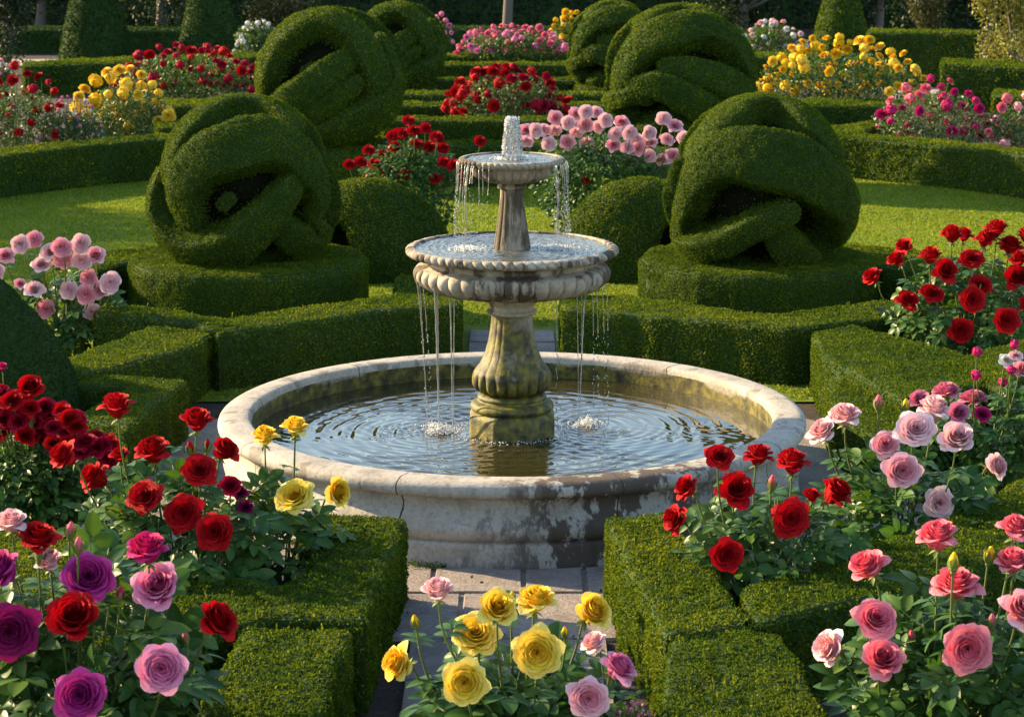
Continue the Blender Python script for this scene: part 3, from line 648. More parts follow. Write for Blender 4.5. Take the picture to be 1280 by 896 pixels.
# curtain of the upper bowl
cur = MB()
def strand(mb, x, y, z0, z1, r, vx=.02, broken=True):
    n_ = 26; t = np.linspace(0, 1, n_); out = unit(np.array([x, y]))
    fall = t; xx = x+out[0]*vx*np.sqrt(t)+.003*np.sin(t*9+x*50); yy = y+out[1]*vx*np.sqrt(t)
    zz = z0-(z0-z1)*fall**1.0
    rad = r*(1.1-.45*t)*(1+.35*np.sin(t*37+x*90))
    cut = .15+.4*random.random()**1.5 if broken else 1.0
    k = max(4, int(n_*cut)); tube(mb, np.stack([xx, yy, zz], 1)[:k], rad[:k], 5)
    if broken:
        nd = random.randint(18, 34); tt = cut+(1-cut)*np.random.default_rng(int(abs(x)*1e5) % 9999).random(nd)
        drops(mb, np.stack([np.interp(tt, t, xx)+rng.normal(0, .0025, nd), np.interp(tt, t, yy)+rng.normal(0, .0025, nd), np.interp(tt, t, zz)], 1), .0009+.0017*rng.random(nd)**2, 2.8)
angs = [180, 186, 192, 197, 205, 213, 218, 222, 228, 233, 238, 172, 165, 160, 150, 0, -5, -11, -16, -22, -28, -34, -39, 6, 13, 20, 26, 33, 40, 245, 176, 30, 38, -3, 9, 16]
for d_ in angs:
    a = R(d_+random.uniform(-2, 2)); r_ = .272; strand(cur, r_*math.cos(a), r_*math.sin(a), 1.685, 1.25, random.choice((.0011, .0014, .0018, .0026)), .022)
for k in range(2): a = R((216, 322)[k]); strand(cur, .272*math.cos(a), .272*math.sin(a), 1.685, 1.25, .005, .02, False)
tag(cur.obj('falling_water', M['fall']), 'thin strands of water falling from the top bowl rim into the middle bowl', 'water', kind='stuff')
cur = MB()
def stream(px0, py0, px1, r, broken=False, dist=None):
    r *= .78; p0 = P(px0, py0, 11.42-.30 if dist is None else dist); p1 = G(px1, 541, WL)
    n_ = 30; t = np.linspace(0, 1, n_)
    V = np.stack([p0[0]+(p1[0]-p0[0])*np.sqrt(t), p0[1]+(p1[1]-p0[1])*t**.7, p0[2]+(WL-p0[2])*t], 1)
    rad = r*(1.25-.55*t)*(1+.18*np.sin(t*40+px0))
    if broken:
        tube(cur, V[:10], rad[:10], 6); nd = 34; tt = .3+.7*rng.random(nd)
        drops(cur, np.stack([np.interp(tt, t, V[:, i])+rng.normal(0, .003, nd) for i in range(3)], 1), .0015+.0015*rng.random(nd), 3)
    else: tube(cur, V, rad, 8)
stream(543, 360, 549, .0062); stream(547, 362, 549, .003); stream(519, 350, 535, .0035); stream(523, 352, 533, .002, True); stream(527, 355, 540, .002, True)
stream(562, 365, 566, .0038); stream(569, 366, 567, .0025); stream(732, 368, 724, .0042); stream(720, 366, 723, .0025); stream(727, 366, 726, .002, True)
stream(695, 372, 696, .0018, True); stream(745, 362, 748, .0022, True); stream(752, 360, 756, .002, True); stream(758, 355, 760, .0018, True); stream(740, 364, 742, .002, True)
tag(cur.obj('falling_water', M['fall']), 'slender streams of water falling from the middle bowl into the basin', 'water', kind='stuff')
# jet: frothy rounded crown of water
jt = MB(); nz_, na = 40, 36; V = np.zeros((nz_, na, 3)); z0, z1 = 1.695, zy(146)
for i in range(nz_):
    t = i/(nz_-1); r_ = .054*(1-.40*t)*math.sqrt(max(0, 1-t**9)); aa = np.linspace(0, 2*math.pi, na, endpoint=False)
    rip_ = 1+.16*np.sin(aa*5+t*4)+.10*np.sin(aa*9-t*11)
    V[i] = np.stack([r_*rip_*np.cos(aa), r_*rip_*np.sin(aa), z0+(z1-z0)*t+.006*np.sin(aa*5)*t], 1)
idx = np.arange(nz_*na).reshape(nz_, na); nx_ = np.roll(idx, -1, 1); Q = np.stack([idx[:-1], nx_[:-1], nx_[1:], idx[1:]], -1).reshape(-1, 4)
Q = Q[rng.random(len(Q)) > .35]
jt.add(V.reshape(-1, 3), Q=Q, m=0)
nd = 700; a = rng.random(nd)*2*math.pi; t = rng.random(nd)**.8; r_ = .050*(1-.36*t)*(.6+.5*rng.random(nd))
drops(jt, np.stack([r_*np.cos(a), r_*np.sin(a), z0+(z1-z0)*t], 1), .0015+.003*rng.random(nd), 1.6, m=1)
for k in range(13):
    a = 2*math.pi*(k+random.random())/13; tt = np.linspace(0, 1, 12); r0 = .046*(1-.36*tt); 
    tube(jt, np.stack([r0*math.cos(a), r0*math.sin(a), z0+(z1-z0)*tt*random.uniform(.85, 1)], 1), .0028*(1.2-.6*tt), 5, m=k % 2)
tag(jt.obj('water_jet', [M['fall'], M['foam']]), 'short frothy white water jet at the top of the fountain', 'water jet', kind='stuff')
# splashes
def splash(label, c, n_, rad, h, ring=None):
    mb = MB(); a = rng.random(n_)*2*math.pi; r_ = np.abs(rng.normal(0, rad, n_)) if ring is None else rng.normal(ring, rad, n_)
    zz = np.abs(rng.normal(0, h, n_))*np.exp(-(r_/(rad*1.8))**2 if ring is None else 0)
    drops(mb, np.stack([c[0]+r_*np.cos(a)*1.1, c[1]+r_*np.sin(a), c[2]+.002+zz], 1), .0012+.0038*rng.random(n_)**2, 1.0)
    return tag(mb.obj('splash', M['foam']), label, 'splash', kind='stuff')
splash('white splash where the left stream hits the basin water', SPL[0], 900, .042, .022)
splash('small white splash trailing behind the left stream', (SPL[0][0]-.045, SPL[0][1]+.13, WL), 260, .03, .012)
splash('white splash where the right stream hits the basin water', SPL[1], 800, .040, .022)
splash('white bubbles along the waterline of the pedestal foot', (0, 0, WL), 420, .018, .006, ring=.26)
splash('foam on the middle bowl below the left curtain', (-.22, -.05, 1.248), 700, .055, .006)
splash('foam on the middle bowl below the right curtain', (.23, -.03, 1.248), 700, .055, .006)
splash('foam round the foot of the top jet', (0, 0, 1.70), 500, .03, .004, ring=.05)

# ------------------------------------------------------------------ roses
def rose(seed, npet=30, open_=1.0, ns=7, nu=7, cup=.0, dome=False):
    """bloom of unit radius on +Z, made of overlapping curved petals whose rims roll outward"""
    r = random.Random(seed); mb = MB()
    for i in range(npet):
        t = (i+.5)/npet; az = i*2.39996+r.uniform(-.25, .25)
        w_ = 1.7*(1-t)**1.6+.78+.12*r.random(); rb = .015+.03*t
        Rt = .05+(.80*open_)*min(1, t*1.22)**.95+r.uniform(-.03, .03)*t; H = (.92-.42*open_*t**2.4+cup*(1-t**4)+r.uniform(-.05, .05))
        roll = (.04+.13*t+.22*t**5)*r.uniform(.75, 1.25); ph = r.uniform(0, 6.28); tip = r.uniform(.0, .09)*t
        if dome: Rt = .10+.86*math.sin(t*1.5)+r.uniform(-.04, .04); H = .42+.55*math.cos(t*1.95)+r.uniform(-.04, .04); roll = .10+.06*t; w_ = .75+.9*(1-t)**2; tip = .04
        zb = .34*(1-t)-.10*t; pw = 1.9-.5*t
        V = []; tn = []
        for a_ in range(nu):
            u = a_/(nu-1)*2-1
            lim = 1-.26*abs(u)**3+tip*max(0, 1-abs(u)*2.0)
            for b_ in range(ns):
                s = (b_/(ns-1))**.85*lim
                shape = .35+.70*math.sin(min(1.0, s*1.02)*math.pi*.60)
                rad = rb+(Rt-rb)*(1-(1-min(s, 1))**2.1)
                zz = zb+(H-zb)*s**1.15
                c_ = max(0, s-.70)/.30
                rad += roll*c_**1.6; zz -= roll*.75*c_**2.4
                rad += (.045*u*(1-t)+.012*math.sin(6*u+ph)*c_)
                rad -= .07*t*u*u*(1-c_)
                zz += .022*math.sin(5*u+ph)*c_+.03*t*abs(u)
                ang = az+u*w_*shape*.80
                V.append((rad*math.cos(ang), rad*math.sin(ang), zz)); tn.append(min(1, .08+.55*t+.42*c_**2))
        mb.add(V, Q=grid_quads(nu, ns), tint=tn)
    V = np.concatenate(mb.V); k = 1/np.percentile(np.hypot(V[:, 0], V[:, 1]), 99); mb.V = [V*k]; mb.tint = [np.concatenate(mb.tint)]
    return mb
dummy = PET['red']
ROSE = {'open': [rose(s, 44, o_, 8, 7).mesh('bloom', [dummy]) for s, o_ in ((1, 1.0), (2, .9), (3, .95), (21, .82))],
        'cup': [rose(s, 30, .66, 8, 7, cup=.30).mesh('bloom', [dummy]) for s in (4, 5, 6, 22)],
        'far': [rose(s, 20, .72, 5, 5, cup=.22).mesh('bloom', [dummy]) for s in (7, 8, 9)],
        'ball': [rose(s, 34, 1, 5, 5, dome=True).mesh('bloom', [dummy]) for s in (17, 18, 19)],
        'frill': [rose(s, 46, .95, 4, 5, cup=.12).mesh('bloom', [dummy]) for s in (10, 11)]}
def pom(seed, n_=46):
    mb = MB(); rg = np.random.default_rng(seed)
    d = unit(rg.normal(0, 1, (n_, 3))*[1, 1, .9]+[0, 0, .35]); 
    for i in range(n_):
        a = d[i]; b = unit(np.cross(a, rg.normal(0, 1, 3))); c = np.cross(a, b); w_ = .40
        ctr = a*.72
        V = [ctr-c*w_*.8, ctr+b*w_-c*.1, ctr+a*.26+c*w_, ctr-b*w_-c*.1, ctr+a*.20]
        V = [v*[1, 1, .85] for v in V]
        mb.add(V, T=[(0, 1, 4), (1, 2, 4), (2, 3, 4), (3, 0, 4)], tint=.35+.5*rg.random())
    return mb
ROSE['pom'] = [pom(s).mesh('bloom', [dummy]) for s in (1, 2)]
def budmesh():
    mb = MB()
    for k in range(5):
        V = []
        for a_ in range(5):
            u = a_/4*2-1
            for b_ in range(7):
                s = b_/6; rad = .30*math.sin(math.pi*(.10+.86*s**.8))**.8+.012; ang = k*1.2566+u*.85+s*.8
                V.append((rad*math.cos(ang), rad*math.sin(ang), s*1.0))
        mb.add(V, Q=grid_quads(5, 7), tint=.5)
    return mb.mesh('bud', [dummy])
BUD = budmesh()
def sepalmesh():
    mb = MB()
    for k in range(5):
        az = k*1.2566; V = []
        for b_ in range(6):
            s = b_/5; hw = .11*math.sin(math.pi*(.15+.85*s))+.004; rad = .08+.42*s; zz = -.10-.02*s-.25*s*s
            for sg in (-1, 0, 1): V.append((rad*math.cos(az)-sg*hw*math.sin(az), rad*math.sin(az)+sg*hw*math.cos(az), zz+(.03 if sg else 0)))
        mb.add(V, Q=grid_quads(6, 3))
    V, Q = lathe([(.02, -.30), (.09, -.26), (.12, -.18), (.10, -.08), (.05, -.03)], 12, k=2); mb.add(V, Q=Q)
    return mb.mesh('sepals', [M['sepal']])
SEP = sepalmesh()
def budsepals():
    mb = MB()
    for k in range(5):
        az = k*1.2566+.4; V = []
        for b_ in range(7):
            s = b_/6; hw = .17*math.sin(math.pi*(.25+.75*s))+.004; rad = .33*math.sin(math.pi*(.10+.62*s))**.8+.02+.12*max(0, s-.7); zz = .78*s
            for sg in (-1, 0, 1): V.append((rad*math.cos(az)-sg*hw*math.sin(az), rad*math.sin(az)+sg*hw*math.cos(az), zz))
        mb.add(V, Q=grid_quads(7, 3))
    V, Q = lathe([(.02, -.22), (.10, -.16), (.15, -.08), (.14, .02), (.10, .08)], 12, k=2); mb.add(V, Q=Q)
    return mb.mesh('sepals', [M['sepal']])
BSEP = budsepals()

# compound leaf template: 5 leaflets on a stalk along +X, normal +Z, unit = leaflet length
def leaflet(L=1., W=.62, fold=.10, droop=.22, serr=0):
    nr_ = 7; V = []; tn = []
    for i in range(nr_):
        s = i/(nr_-1); hw = W*.5*(math.sin(math.pi*s**.82)**.75 if 0 < s < 1 else 0.)
        for sg in (-1, -.5, 0, .5, 1):
            V.append((L*s, hw*sg, fold*abs(sg)*hw*2.2-droop*s*s*L)); tn.append(.62 if sg == 0 else .45)
    return np.array(V), grid_quads(nr_, 5), np.array(tn)
def compound():
    V0, Q0, t0 = leaflet(); Vs, Qs, ts, n_ = [], [], [], 0
    for (x, ang, s, sd_) in ((1.05, 0, 1.0, 0), (.85, 62, .88, .06), (.85, -62, .88, -.06), (.30, 70, .72, .05), (.30, -70, .72, -.05)):
        c, s_ = math.cos(R(ang)), math.sin(R(ang)); A = V0*s
        B_ = np.stack([x+A[:, 0]*c-A[:, 1]*s_, sd_+A[:, 0]*s_+A[:, 1]*c, A[:, 2]-.05*x*x], 1); Vs.append(B_); Qs.append(Q0+n_); ts.append(t0); n_ += len(V0)
    # stalk
    st = [(-.35, 0, 0), (.3, 0, -.02), (1.1, 0, -.06)]; m2 = MB(); tube(m2, st, .022, 4); Vs.append(np.concatenate(m2.V)); Qs.append(np.concatenate(m2.Q)+n_); ts.append(np.full(12, .8))
    return np.concatenate(Vs), np.concatenate(Qs), np.concatenate(ts)
CV, CQ, CT = compound()
LV, LQ, LT = leaflet(1, .6); 
def put_template(mb, TV, TQ, TT, pos, dirx, nrm, size, m=0):
    n_ = len(pos); x = unit(dirx); z = unit(nrm-(nrm*x).sum(1)[:, None]*x); y = np.cross(z, x); size = np.asarray(size).reshape(-1, 1, 1)
    V = pos[:, None, :]+size*(TV[None, :, 0:1]*x[:, None, :]+TV[None, :, 1:2]*y[:, None, :]+TV[None, :, 2:3]*z[:, None, :])
    Q = (TQ[None]+(np.arange(n_)*len(TV))[:, None, None]).reshape(-1, 4)
    tt = np.clip(TT[None, :]+rng.normal(0, .16, n_)[:, None], 0, 1)
    mb.add(V.reshape(-1, 3), Q=Q, m=m, tint=tt.ravel())

def facing(code):
    """direction the bloom looks"""
    base = {'u': (0, -.22, 1), 'm': (0, -.75, .75), 'c': (0, -1, .28), 'l': (-.6, -.35, .75), 'r': (.6, -.35, .75), 'L': (-.75, -.5, .3), 'R': (.75, -.5, .3), 'd': (.5, -.7, -.1)}[code]
    v = np.array(base, float)+np.array([random.uniform(-.16, .16), random.uniform(-.12, .12), random.uniform(-.1, .1)]); return unit(v)
def orient(v):
    q = Vector(v).to_track_quat('Z', 'Y'); return (q @ Matrix.Rotation(random.uniform(0, 6.28), 3, 'Z').to_quaternion())
def bush(label, dist, blooms, fol, buds=(), group='rose bushes', kinds=None, leaf='compound', nleaf=110, lsize=.055, lmat='rose_leaf', col='red', name='rose_bush', depth=.30, base=None, nstem=1.0, near=True, droop=0, fill2=None, big=1.0):
    """blooms: (px, py, size_px, colour, facing[, mesh kind]); fol: (cx, cy, rx, ry) of the leafy mass in px"""
    fx, fy, frx, fry = fol; s = dist/F
    ctr = P(fx, fy, dist); gx, gy = (ctr[0], ctr[1]) if base is None else base
    root = empty(name, (gx, gy, 0), label, 'rose bush' if name == 'rose_bush' else 'flowers', group)
    org = np.array([gx, gy, 0])
    stems = MB(); fm = MB(); tips = []
    for b in blooms:
        px, py, sz, c_ = b[:4]; fc = b[4] if len(b) > 4 else 'm'; mk = b[5] if len(b) > 5 else (kinds or {'u': 'cup', 'l': 'cup', 'r': 'cup', 'L': 'cup', 'R': 'cup', 'm': random.choice(('cup', 'open'))}.get(fc, 'open'))
        dd = dist+random.uniform(-.4, .4)*depth-(depth*{'c': .85, 'm': .45}.get(fc, 0)); rr_ = sz*dd/F*.47*big
        p = P(px, py, dd); v = facing(fc)
        me = random.choice(ROSE[mk]); o = bpy.data.objects.new('bloom', me); C.objects.link(o); o.parent = root
        o.material_slots[0].link = 'OBJECT'; o.material_slots[0].material = PET[c_]
        cen = p-v*rr_*.45; o.location = cen-org; o.rotation_mode = 'QUATERNION'; o.rotation_quaternion = orient(v); sq = random.uniform(.92, 1.08)
        o.scale = (rr_*sq, rr_/sq, rr_*random.uniform(.9, 1.1))
        if near:
            e = bpy.data.objects.new('sepals', SEP); C.objects.link(e); e.parent = o
        tips.append((cen-v*rr_*(.28), v, rr_))
    for b in buds:
        px, py, sz, c_ = b[:4]; p = P(px, py, dist+random.uniform(-.3, .3)*depth); h = sz*dist/F
        o = bpy.data.objects.new('bud', BUD); C.objects.link(o); o.parent = root; o.material_slots[0].link = 'OBJECT'; o.material_slots[0].material = PET[c_]
        v = unit(np.array([random.uniform(-.2, .2), random.uniform(-.2, .1), 1])); o.location = p-v*h*.5-org; o.rotation_mode = 'QUATERNION'; o.rotation_quaternion = orient(v); o.scale = (h*.85, h*.85, h)
        if near:
            e = bpy.data.objects.new('sepals', BSEP); C.objects.link(e); e.parent = o
        tips.append((p-v*h*.5, v, h*.5))
    lp, lx, ln = [], [], []
    for (tp, v, r_) in tips:
        if random.random() > nstem: continue
        root_p = np.array([gx+(tp[0]-gx)*.35+random.uniform(-.04, .04), gy+(tp[1]-gy)*.3+random.uniform(-.04, .04), 0.0])
        c1 = root_p+np.array([0, 0, tp[2]*.5]); c2 = tp-unit(v*.5+np.array([0, 0, 1.]))*min(.28, tp[2]*.4)
        t = np.linspace(0, 1, 14)[:, None]; pts = (1-t)**3*root_p+3*(1-t)**2*t*c1+3*(1-t)*t*t*c2+t**3*tp
        sr = .0042 if near else .0035; tube(stems, pts-org, np.linspace(sr*1.7, sr*.8, 14), 6)
        if leaf == 'compound':
            for k in range(5 if near else 2):
                i = random.randint(5, 12); a = random.uniform(0, 6.28); lp.append(pts[i]); o_ = np.array([math.cos(a), math.sin(a)-.3, random.uniform(-.1, .5)]); lx.append(o_); ln.append(np.array([random.uniform(-.4, .4), random.uniform(-.5, .2), 1]))
    # leafy mass: shell-biased ellipsoid, drooping outward
    n_ = int(nleaf*(1.7 if leaf == 'compound' else 1.25)); d = unit(rng.normal(0, 1, (n_, 3))); d[:, 1] -= .25*(rng.random(n_) < .6); d = unit(d); rr_ = (.35+.65*rng.random(n_)**.55)[:, None]
    pos = ctr+d*rr_*np.array([frx*s, min(depth, frx*s), fry*s]); pos[:, 2] = np.maximum(pos[:, 2], .04+.08*rng.random(n_))
    lo_ = pos[:, 2] < ctr[2]; pos[lo_, 2] = ctr[2]+(d*rr_)[lo_, 2]*(ctr[2]-.04)
    # clumpy gaps
    cl = vnoise(pos*7.0+dist, 11); keep = cl > -.55; pos, d = pos[keep], d[keep]; n_ = len(pos)
    dx = d*np.array([1, 1, .35])+rng.normal(0, .35, (n_, 3))+np.array([0, 0, -.15-droop]); nm = d*.55+np.array([-.1, -.25, .75])+rng.normal(0, .30, (n_, 3))
    if leaf == 'compound':
        if lp: pos = np.vstack([pos, np.array(lp)]); dx = np.vstack([dx, np.array(lx)]); nm = np.vstack([nm, np.array(ln)])
        mid = pos+unit(dx)*lsize*1.0; ok = np.ones(len(pos), bool)
        for tp, v, r_ in tips:      # flowers push the leaves aside in front of their faces
            ax = unit(unit(v)+unit(CP-tp)*.9); q = mid-tp; al = q@ax; rad_ = np.linalg.norm(q-al[:, None]*ax, axis=1)
            ok &= ~((al > -.02) & (al < .75) & (rad_ < r_*.95+lsize*.75))
        pos, dx, nm = pos[ok], dx[ok], nm[ok]
        put_template(fm, CV, CQ, CT, pos-org, dx, nm, lsize*(.75+.5*rng.random(len(pos))))
    elif leaf == 'single':
        put_template(fm, LV, LQ, LT, pos-org, dx, nm, lsize*(.7+.6*rng.random(n_)))
    else:
        leaves(fm, pos-org, unit(nm), lsize*(.7+.6*rng.random((n_, 1))), .55, .4, 0, np.clip(rng.normal(.5, .25, n_)+.25*vnoise(pos*5, 3), 0, 1))
    fm.obj('foliage', M[lmat], root, smooth=leaf != 'quad')
    # inner twigs so that gaps show wood
    for k in range(14 if near else 8):
        a = rng.normal(0, 1, 3); e = ctr+unit(a)*np.array([frx*s, min(depth, frx*s), fry*s])*.85; e[2] = abs(e[2])
        t = np.linspace(0, 1, 6)[:, None]; q0 = np.array([gx, gy, 0]); pts = q0+(e-q0)*t+np.array([0, 0, .06])*np.sin(t*3.14); tube(stems, pts-org, np.linspace(.007, .003, 6), 5)
    stems.obj('stems', M['stem'], root)
    return root

bush('near rose bush with purple, lilac and red roses in the bottom left corner', 7.0,
     [(15, 655, 46, 'palepink', 'u'), (48, 680, 60, 'red', 'u'), (8, 716, 60, 'purple', 'l'), (110, 720, 70, 'purple', 'm'), (185, 692, 58, 'magenta', 'u'), (200, 736, 66, 'lilac', 'm'), (93, 775, 72, 'red', 'm'),
      (12, 790, 78, 'plum', 'c'), (268, 778, 60, 'red', 'r'), (202, 835, 68, 'lilac', 'c'), (100, 868, 72, 'purple', 'c'), (62, 706, 40, 'palepink', 'u')],
     (95, 826, 150, 122), [(88, 662, 24, 'rosepink'), (98, 681, 24, 'rosepink'), (50, 690, 24, 'palepink'), (150, 742, 20, 'magenta'), (232, 795, 18, 'rosepink')], nleaf=170, lsize=.082, depth=.45)
bush('red rose bush with upright blooms left of the basin', 9.0,
     [(147, 513, 48, 'red', 'u'), (246, 530, 46, 'red', 'u'), (86, 573, 46, 'red', 'l'), (124, 600, 46, 'red', 'l'), (192, 569, 48, 'red', 'u'), (249, 586, 48, 'red', 'm'), (279, 566, 40, 'red', 'r'), (181, 621, 50, 'red', 'm'),
      (229, 641, 52, 'red', 'c'), (268, 664, 52, 'red', 'c'), (150, 571, 30, 'red', 'u'), (288, 608, 30, 'crimson', 'm')],
     (225, 655, 128, 62), [(238, 560, 20, 'red'), (259, 557, 18, 'red')], nleaf=150, lsize=.075, depth=.4)
bush('yellow rose bush with four blooms against the left rim of the basin', 9.15,
     [(331, 549, 38, 'yellow', 'u'), (369, 537, 40, 'yellow', 'u'), (367, 619, 54, 'yellow', 'm'), (418, 615, 42, 'yellow', 'R'), (300, 615, 22, 'plum', 'm', 'frill'), (307, 633, 24, 'plum', 'm', 'frill')],
     (352, 668, 62, 48), nleaf=60, lsize=.07, depth=.28)
cr = [(38, 487, 38, 'red', 'm'), (3, 460, 16, 'magenta', 'u')]
rr0 = random.Random(5)
for k in range(60):
    x = rr0.uniform(-12, 140); t = (x+12)/152; y = 492+58*t+rr0.uniform(-18, 42)*(1-.35*t); cr.append((x, y, rr0.uniform(24, 34), rr0.choice(['crimson', 'crimson', 'red']), 'm', 'frill'))
bush('crimson frilled flowers massed over dark leaves at the left edge', 10.6, cr, (40, 610, 112, 80), nleaf=2600, leaf='single', lsize=.05, lmat='rose_leaf', depth=.4, name='flower_bush', near=False)
pk = [(7, 320, 24), (24, 305, 25), (42, 299, 24), (62, 314, 24), (76, 309, 27), (100, 304, 27), (119, 319, 26), (101, 326, 26), (79, 323, 27), (52, 330, 24), (110, 347, 23), (138, 353, 29), (126, 362, 25), (85, 362, 25), (107, 368, 27), (43, 361, 25), (56, 386, 26), (115, 390, 24), (25, 354, 15), (-6, 340, 24)]
bush('pink rose bush between the left cone topiary and the ball topiary', 14.6, [(x, y, s*1.08, 'pink' if i % 2 == 0 else 'palepink', 'm' if i % 3 == 0 else 'c', 'ball' if i % 3 else 'open') for i, (x, y, s) in enumerate(pk)], (82, 390, 62, 46), nleaf=150, lsize=.062, depth=.35, lmat='rose_leaf')
rd = [(1093, 349, 26, 'l'), (1123, 327, 28, 'l'), (1131, 309, 24, 'l'), (1163, 323, 30, 'u'), (1190, 297, 28, 'u'), (1204, 297, 24, 'u'), (1246, 290, 30, 'u'), (1231, 303, 28, 'u'), (1262, 310, 32, 'u'), (1215, 323, 31, 'm'), (1180, 341, 34, 'm'), (1134, 377, 30, 'm'), (1165, 366, 29, 'm'), (1226, 355, 29, 'm'), (1216, 374, 33, 'c'), (1201, 413, 32, 'c'), (1259, 400, 34, 'c'), (1272, 328, 28, 'u'), (1270, 350, 36, 'm'), (1285, 300, 30, 'u'), (1288, 380, 30, 'm')]
bush('deep red rose bush at the right edge in front of the lawn', 14.0, [(x, y, s*1.05, 'red', f) for x, y, s, f in rd], (1212, 385, 92, 62), nleaf=210, lsize=.066, depth=.4)
bush('palest pink rose bush right of the basin', 9.8,
     [(1056, 523, 46, 'palepink', 'u'), (1030, 543, 40, 'palepink', 'l'), (1145, 535, 54, 'palepink', 'm'), (1166, 517, 44, 'palepink', 'u'), (1196, 550, 48, 'palepink', 'm'), (1107, 555, 40, 'pink', 'm'), (1127, 588, 50, 'pink', 'c'), (1175, 628, 44, 'palepink', 'c'), (1242, 583, 38, 'palepink', 'R')],
     (1135, 640, 110, 62), [(1098, 503, 22, 'rosepink'), (1132, 506, 18, 'yellow')], nleaf=170, lsize=.07, depth=.4)
bush('bush with mauve frilled roses and round magenta buds at the right edge', 11.2,
     [(1150, 498, 32, 'mauve', 'm', 'frill'), (1183, 488, 40, 'mauve', 'u', 'frill'), (1216, 496, 40, 'mauve', 'u', 'frill'), (1198, 515, 34, 'mauve', 'm', 'frill'), (1228, 517, 26, 'magenta', 'm', 'frill'), (1258, 450, 22, 'white', 'm'), (1276, 464, 24, 'pink', 'm'), (1270, 444, 18, 'palepink', 'm'),
      (1222, 438, 15, 'magenta', 'm', 'pom'), (1221, 467, 16, 'magenta', 'm', 'pom'), (1269, 429, 15, 'magenta', 'm', 'pom'), (1265, 461, 14, 'magenta', 'm', 'pom'), (1254, 476, 15, 'magenta', 'm', 'pom')],
     (1245, 540, 68, 58), nleaf=120, lsize=.06, depth=.35)
bush('red rose bush leaning over the right front of the basin', 9.0,
     [(899, 570, 40, 'red', 'm'), (947, 573, 40, 'red', 'u'), (990, 583, 46, 'red', 'u'), (861, 611, 38, 'red', 'l'), (919, 614, 52, 'red', 'm'), (847, 649, 42, 'red', 'L'), (989, 647, 52, 'red', 'c'), (1040, 620, 48, 'red', 'r'), (908, 693, 46, 'red', 'c'), (1014, 622, 26, 'red', 'u')],
     (958, 672, 92, 60), [(965, 603, 22, 'rosepink')], nleaf=115, lsize=.072, depth=.35)
bush('near rose-pink bush in the bottom right corner', 7.2,
     [(1172, 676, 56, 'rosepink', 'u'), (1195, 735, 66, 'rosepink', 'u'), (1088, 712, 52, 'rosepink', 'l'), (1095, 772, 60, 'rosepink', 'm'), (1041, 811, 54, 'palepink', 'L'), (1102, 826, 60, 'rosepink', 'm'), (1209, 810, 68, 'rosepink', 'c'), (1268, 665, 46, 'rosepink', 'u'), (1266, 706, 52, 'rosepink', 'u'), (1276, 765, 58, 'pink', 'm')],
     (1190, 850, 130, 98), [(1192, 702, 26, 'yellow'), (1237, 693, 24, 'yellow'), (1140, 795, 20, 'rosepink'), (1240, 775, 20, 'rosepink')], nleaf=160, lsize=.08, depth=.45, lmat='rose_leaf')
bush('near yellow rose bush at the bottom of the front path', 7.2,
     [(622, 762, 56, 'yellow', 'm'), (669, 754, 56, 'yellow', 'u'), (594, 790, 64, 'yellow', 'm'), (672, 815, 68, 'yellow', 'c'), (737, 768, 56, 'yellow', 'r'), (502, 829, 54, 'yellow', 'L'), (581, 852, 64, 'yellow', 'c')],
     (632, 872, 98, 52), [(519, 777, 20, 'gold'), (706, 790, 17, 'yellow'), (640, 745, 15, 'gold')], nleaf=85, lsize=.078, depth=.35)
bush('small pink rose plant beside the near yellow roses', 7.0,
     [(548, 742, 46, 'palepink', 'u'), (770, 838, 50, 'lilac', 'r'), (745, 806, 38, 'palepink', 'l'), (736, 872, 56, 'pink', 'c')], (752, 895, 40, 36), nleaf=20, lsize=.07, depth=.3)
z5 = lambda L_: [(400+x*.3906, y*.3906) for x, y in L_]
pm = [(660, 415), (690, 418), (715, 413), (755, 378), (750, 415), (795, 393), (820, 365), (852, 357), (885, 358), (850, 400), (893, 402), (915, 385), (965, 390), (945, 428), (820, 422), (792, 455), (853, 455), (733, 460), (940, 463), (990, 425), (985, 470), (1018, 475), (1010, 443), (1055, 425), (1055, 455), (1053, 500), (1097, 508), (1130, 500), (1112, 443), (1100, 380), (1137, 403), (1165, 442), (660, 450)]
bush('soft pink rose bush right behind the top fountain bowl', 19.0, [(x, y, 21, 'pink' if i % 3 == 0 else 'palepink', 'c' if i % 2 else 'm', 'ball' if i % 3 else 'open') for i, (x, y) in enumerate(z5(pm))]+[(732, 226, 11, 'red', 'm')], (752, 212, 88, 44), nleaf=3200, lsize=.05, leaf='single', depth=.5, near=False)
rn = [(283, 383), (338, 407), (300, 415), (265, 423), (232, 432), (370, 432), (240, 468), (310, 458), (350, 467), (393, 470), (205, 487), (155, 478), (130, 515), (95, 523), (172, 522), (285, 502), (210, 540), (270, 555), (330, 537), (155, 567), (372, 568), (395, 515), (425, 525), (455, 560), (512, 448), (250, 425), (375, 440)]
bush('bright red rose bush left behind the top fountain bowl', 19.0, [(x, y, 18.5, 'red', 'm', 'ball') for x, y in z5(rn)], (515, 218, 62, 42), nleaf=2600, lsize=.045, leaf='single', depth=.5, near=False)

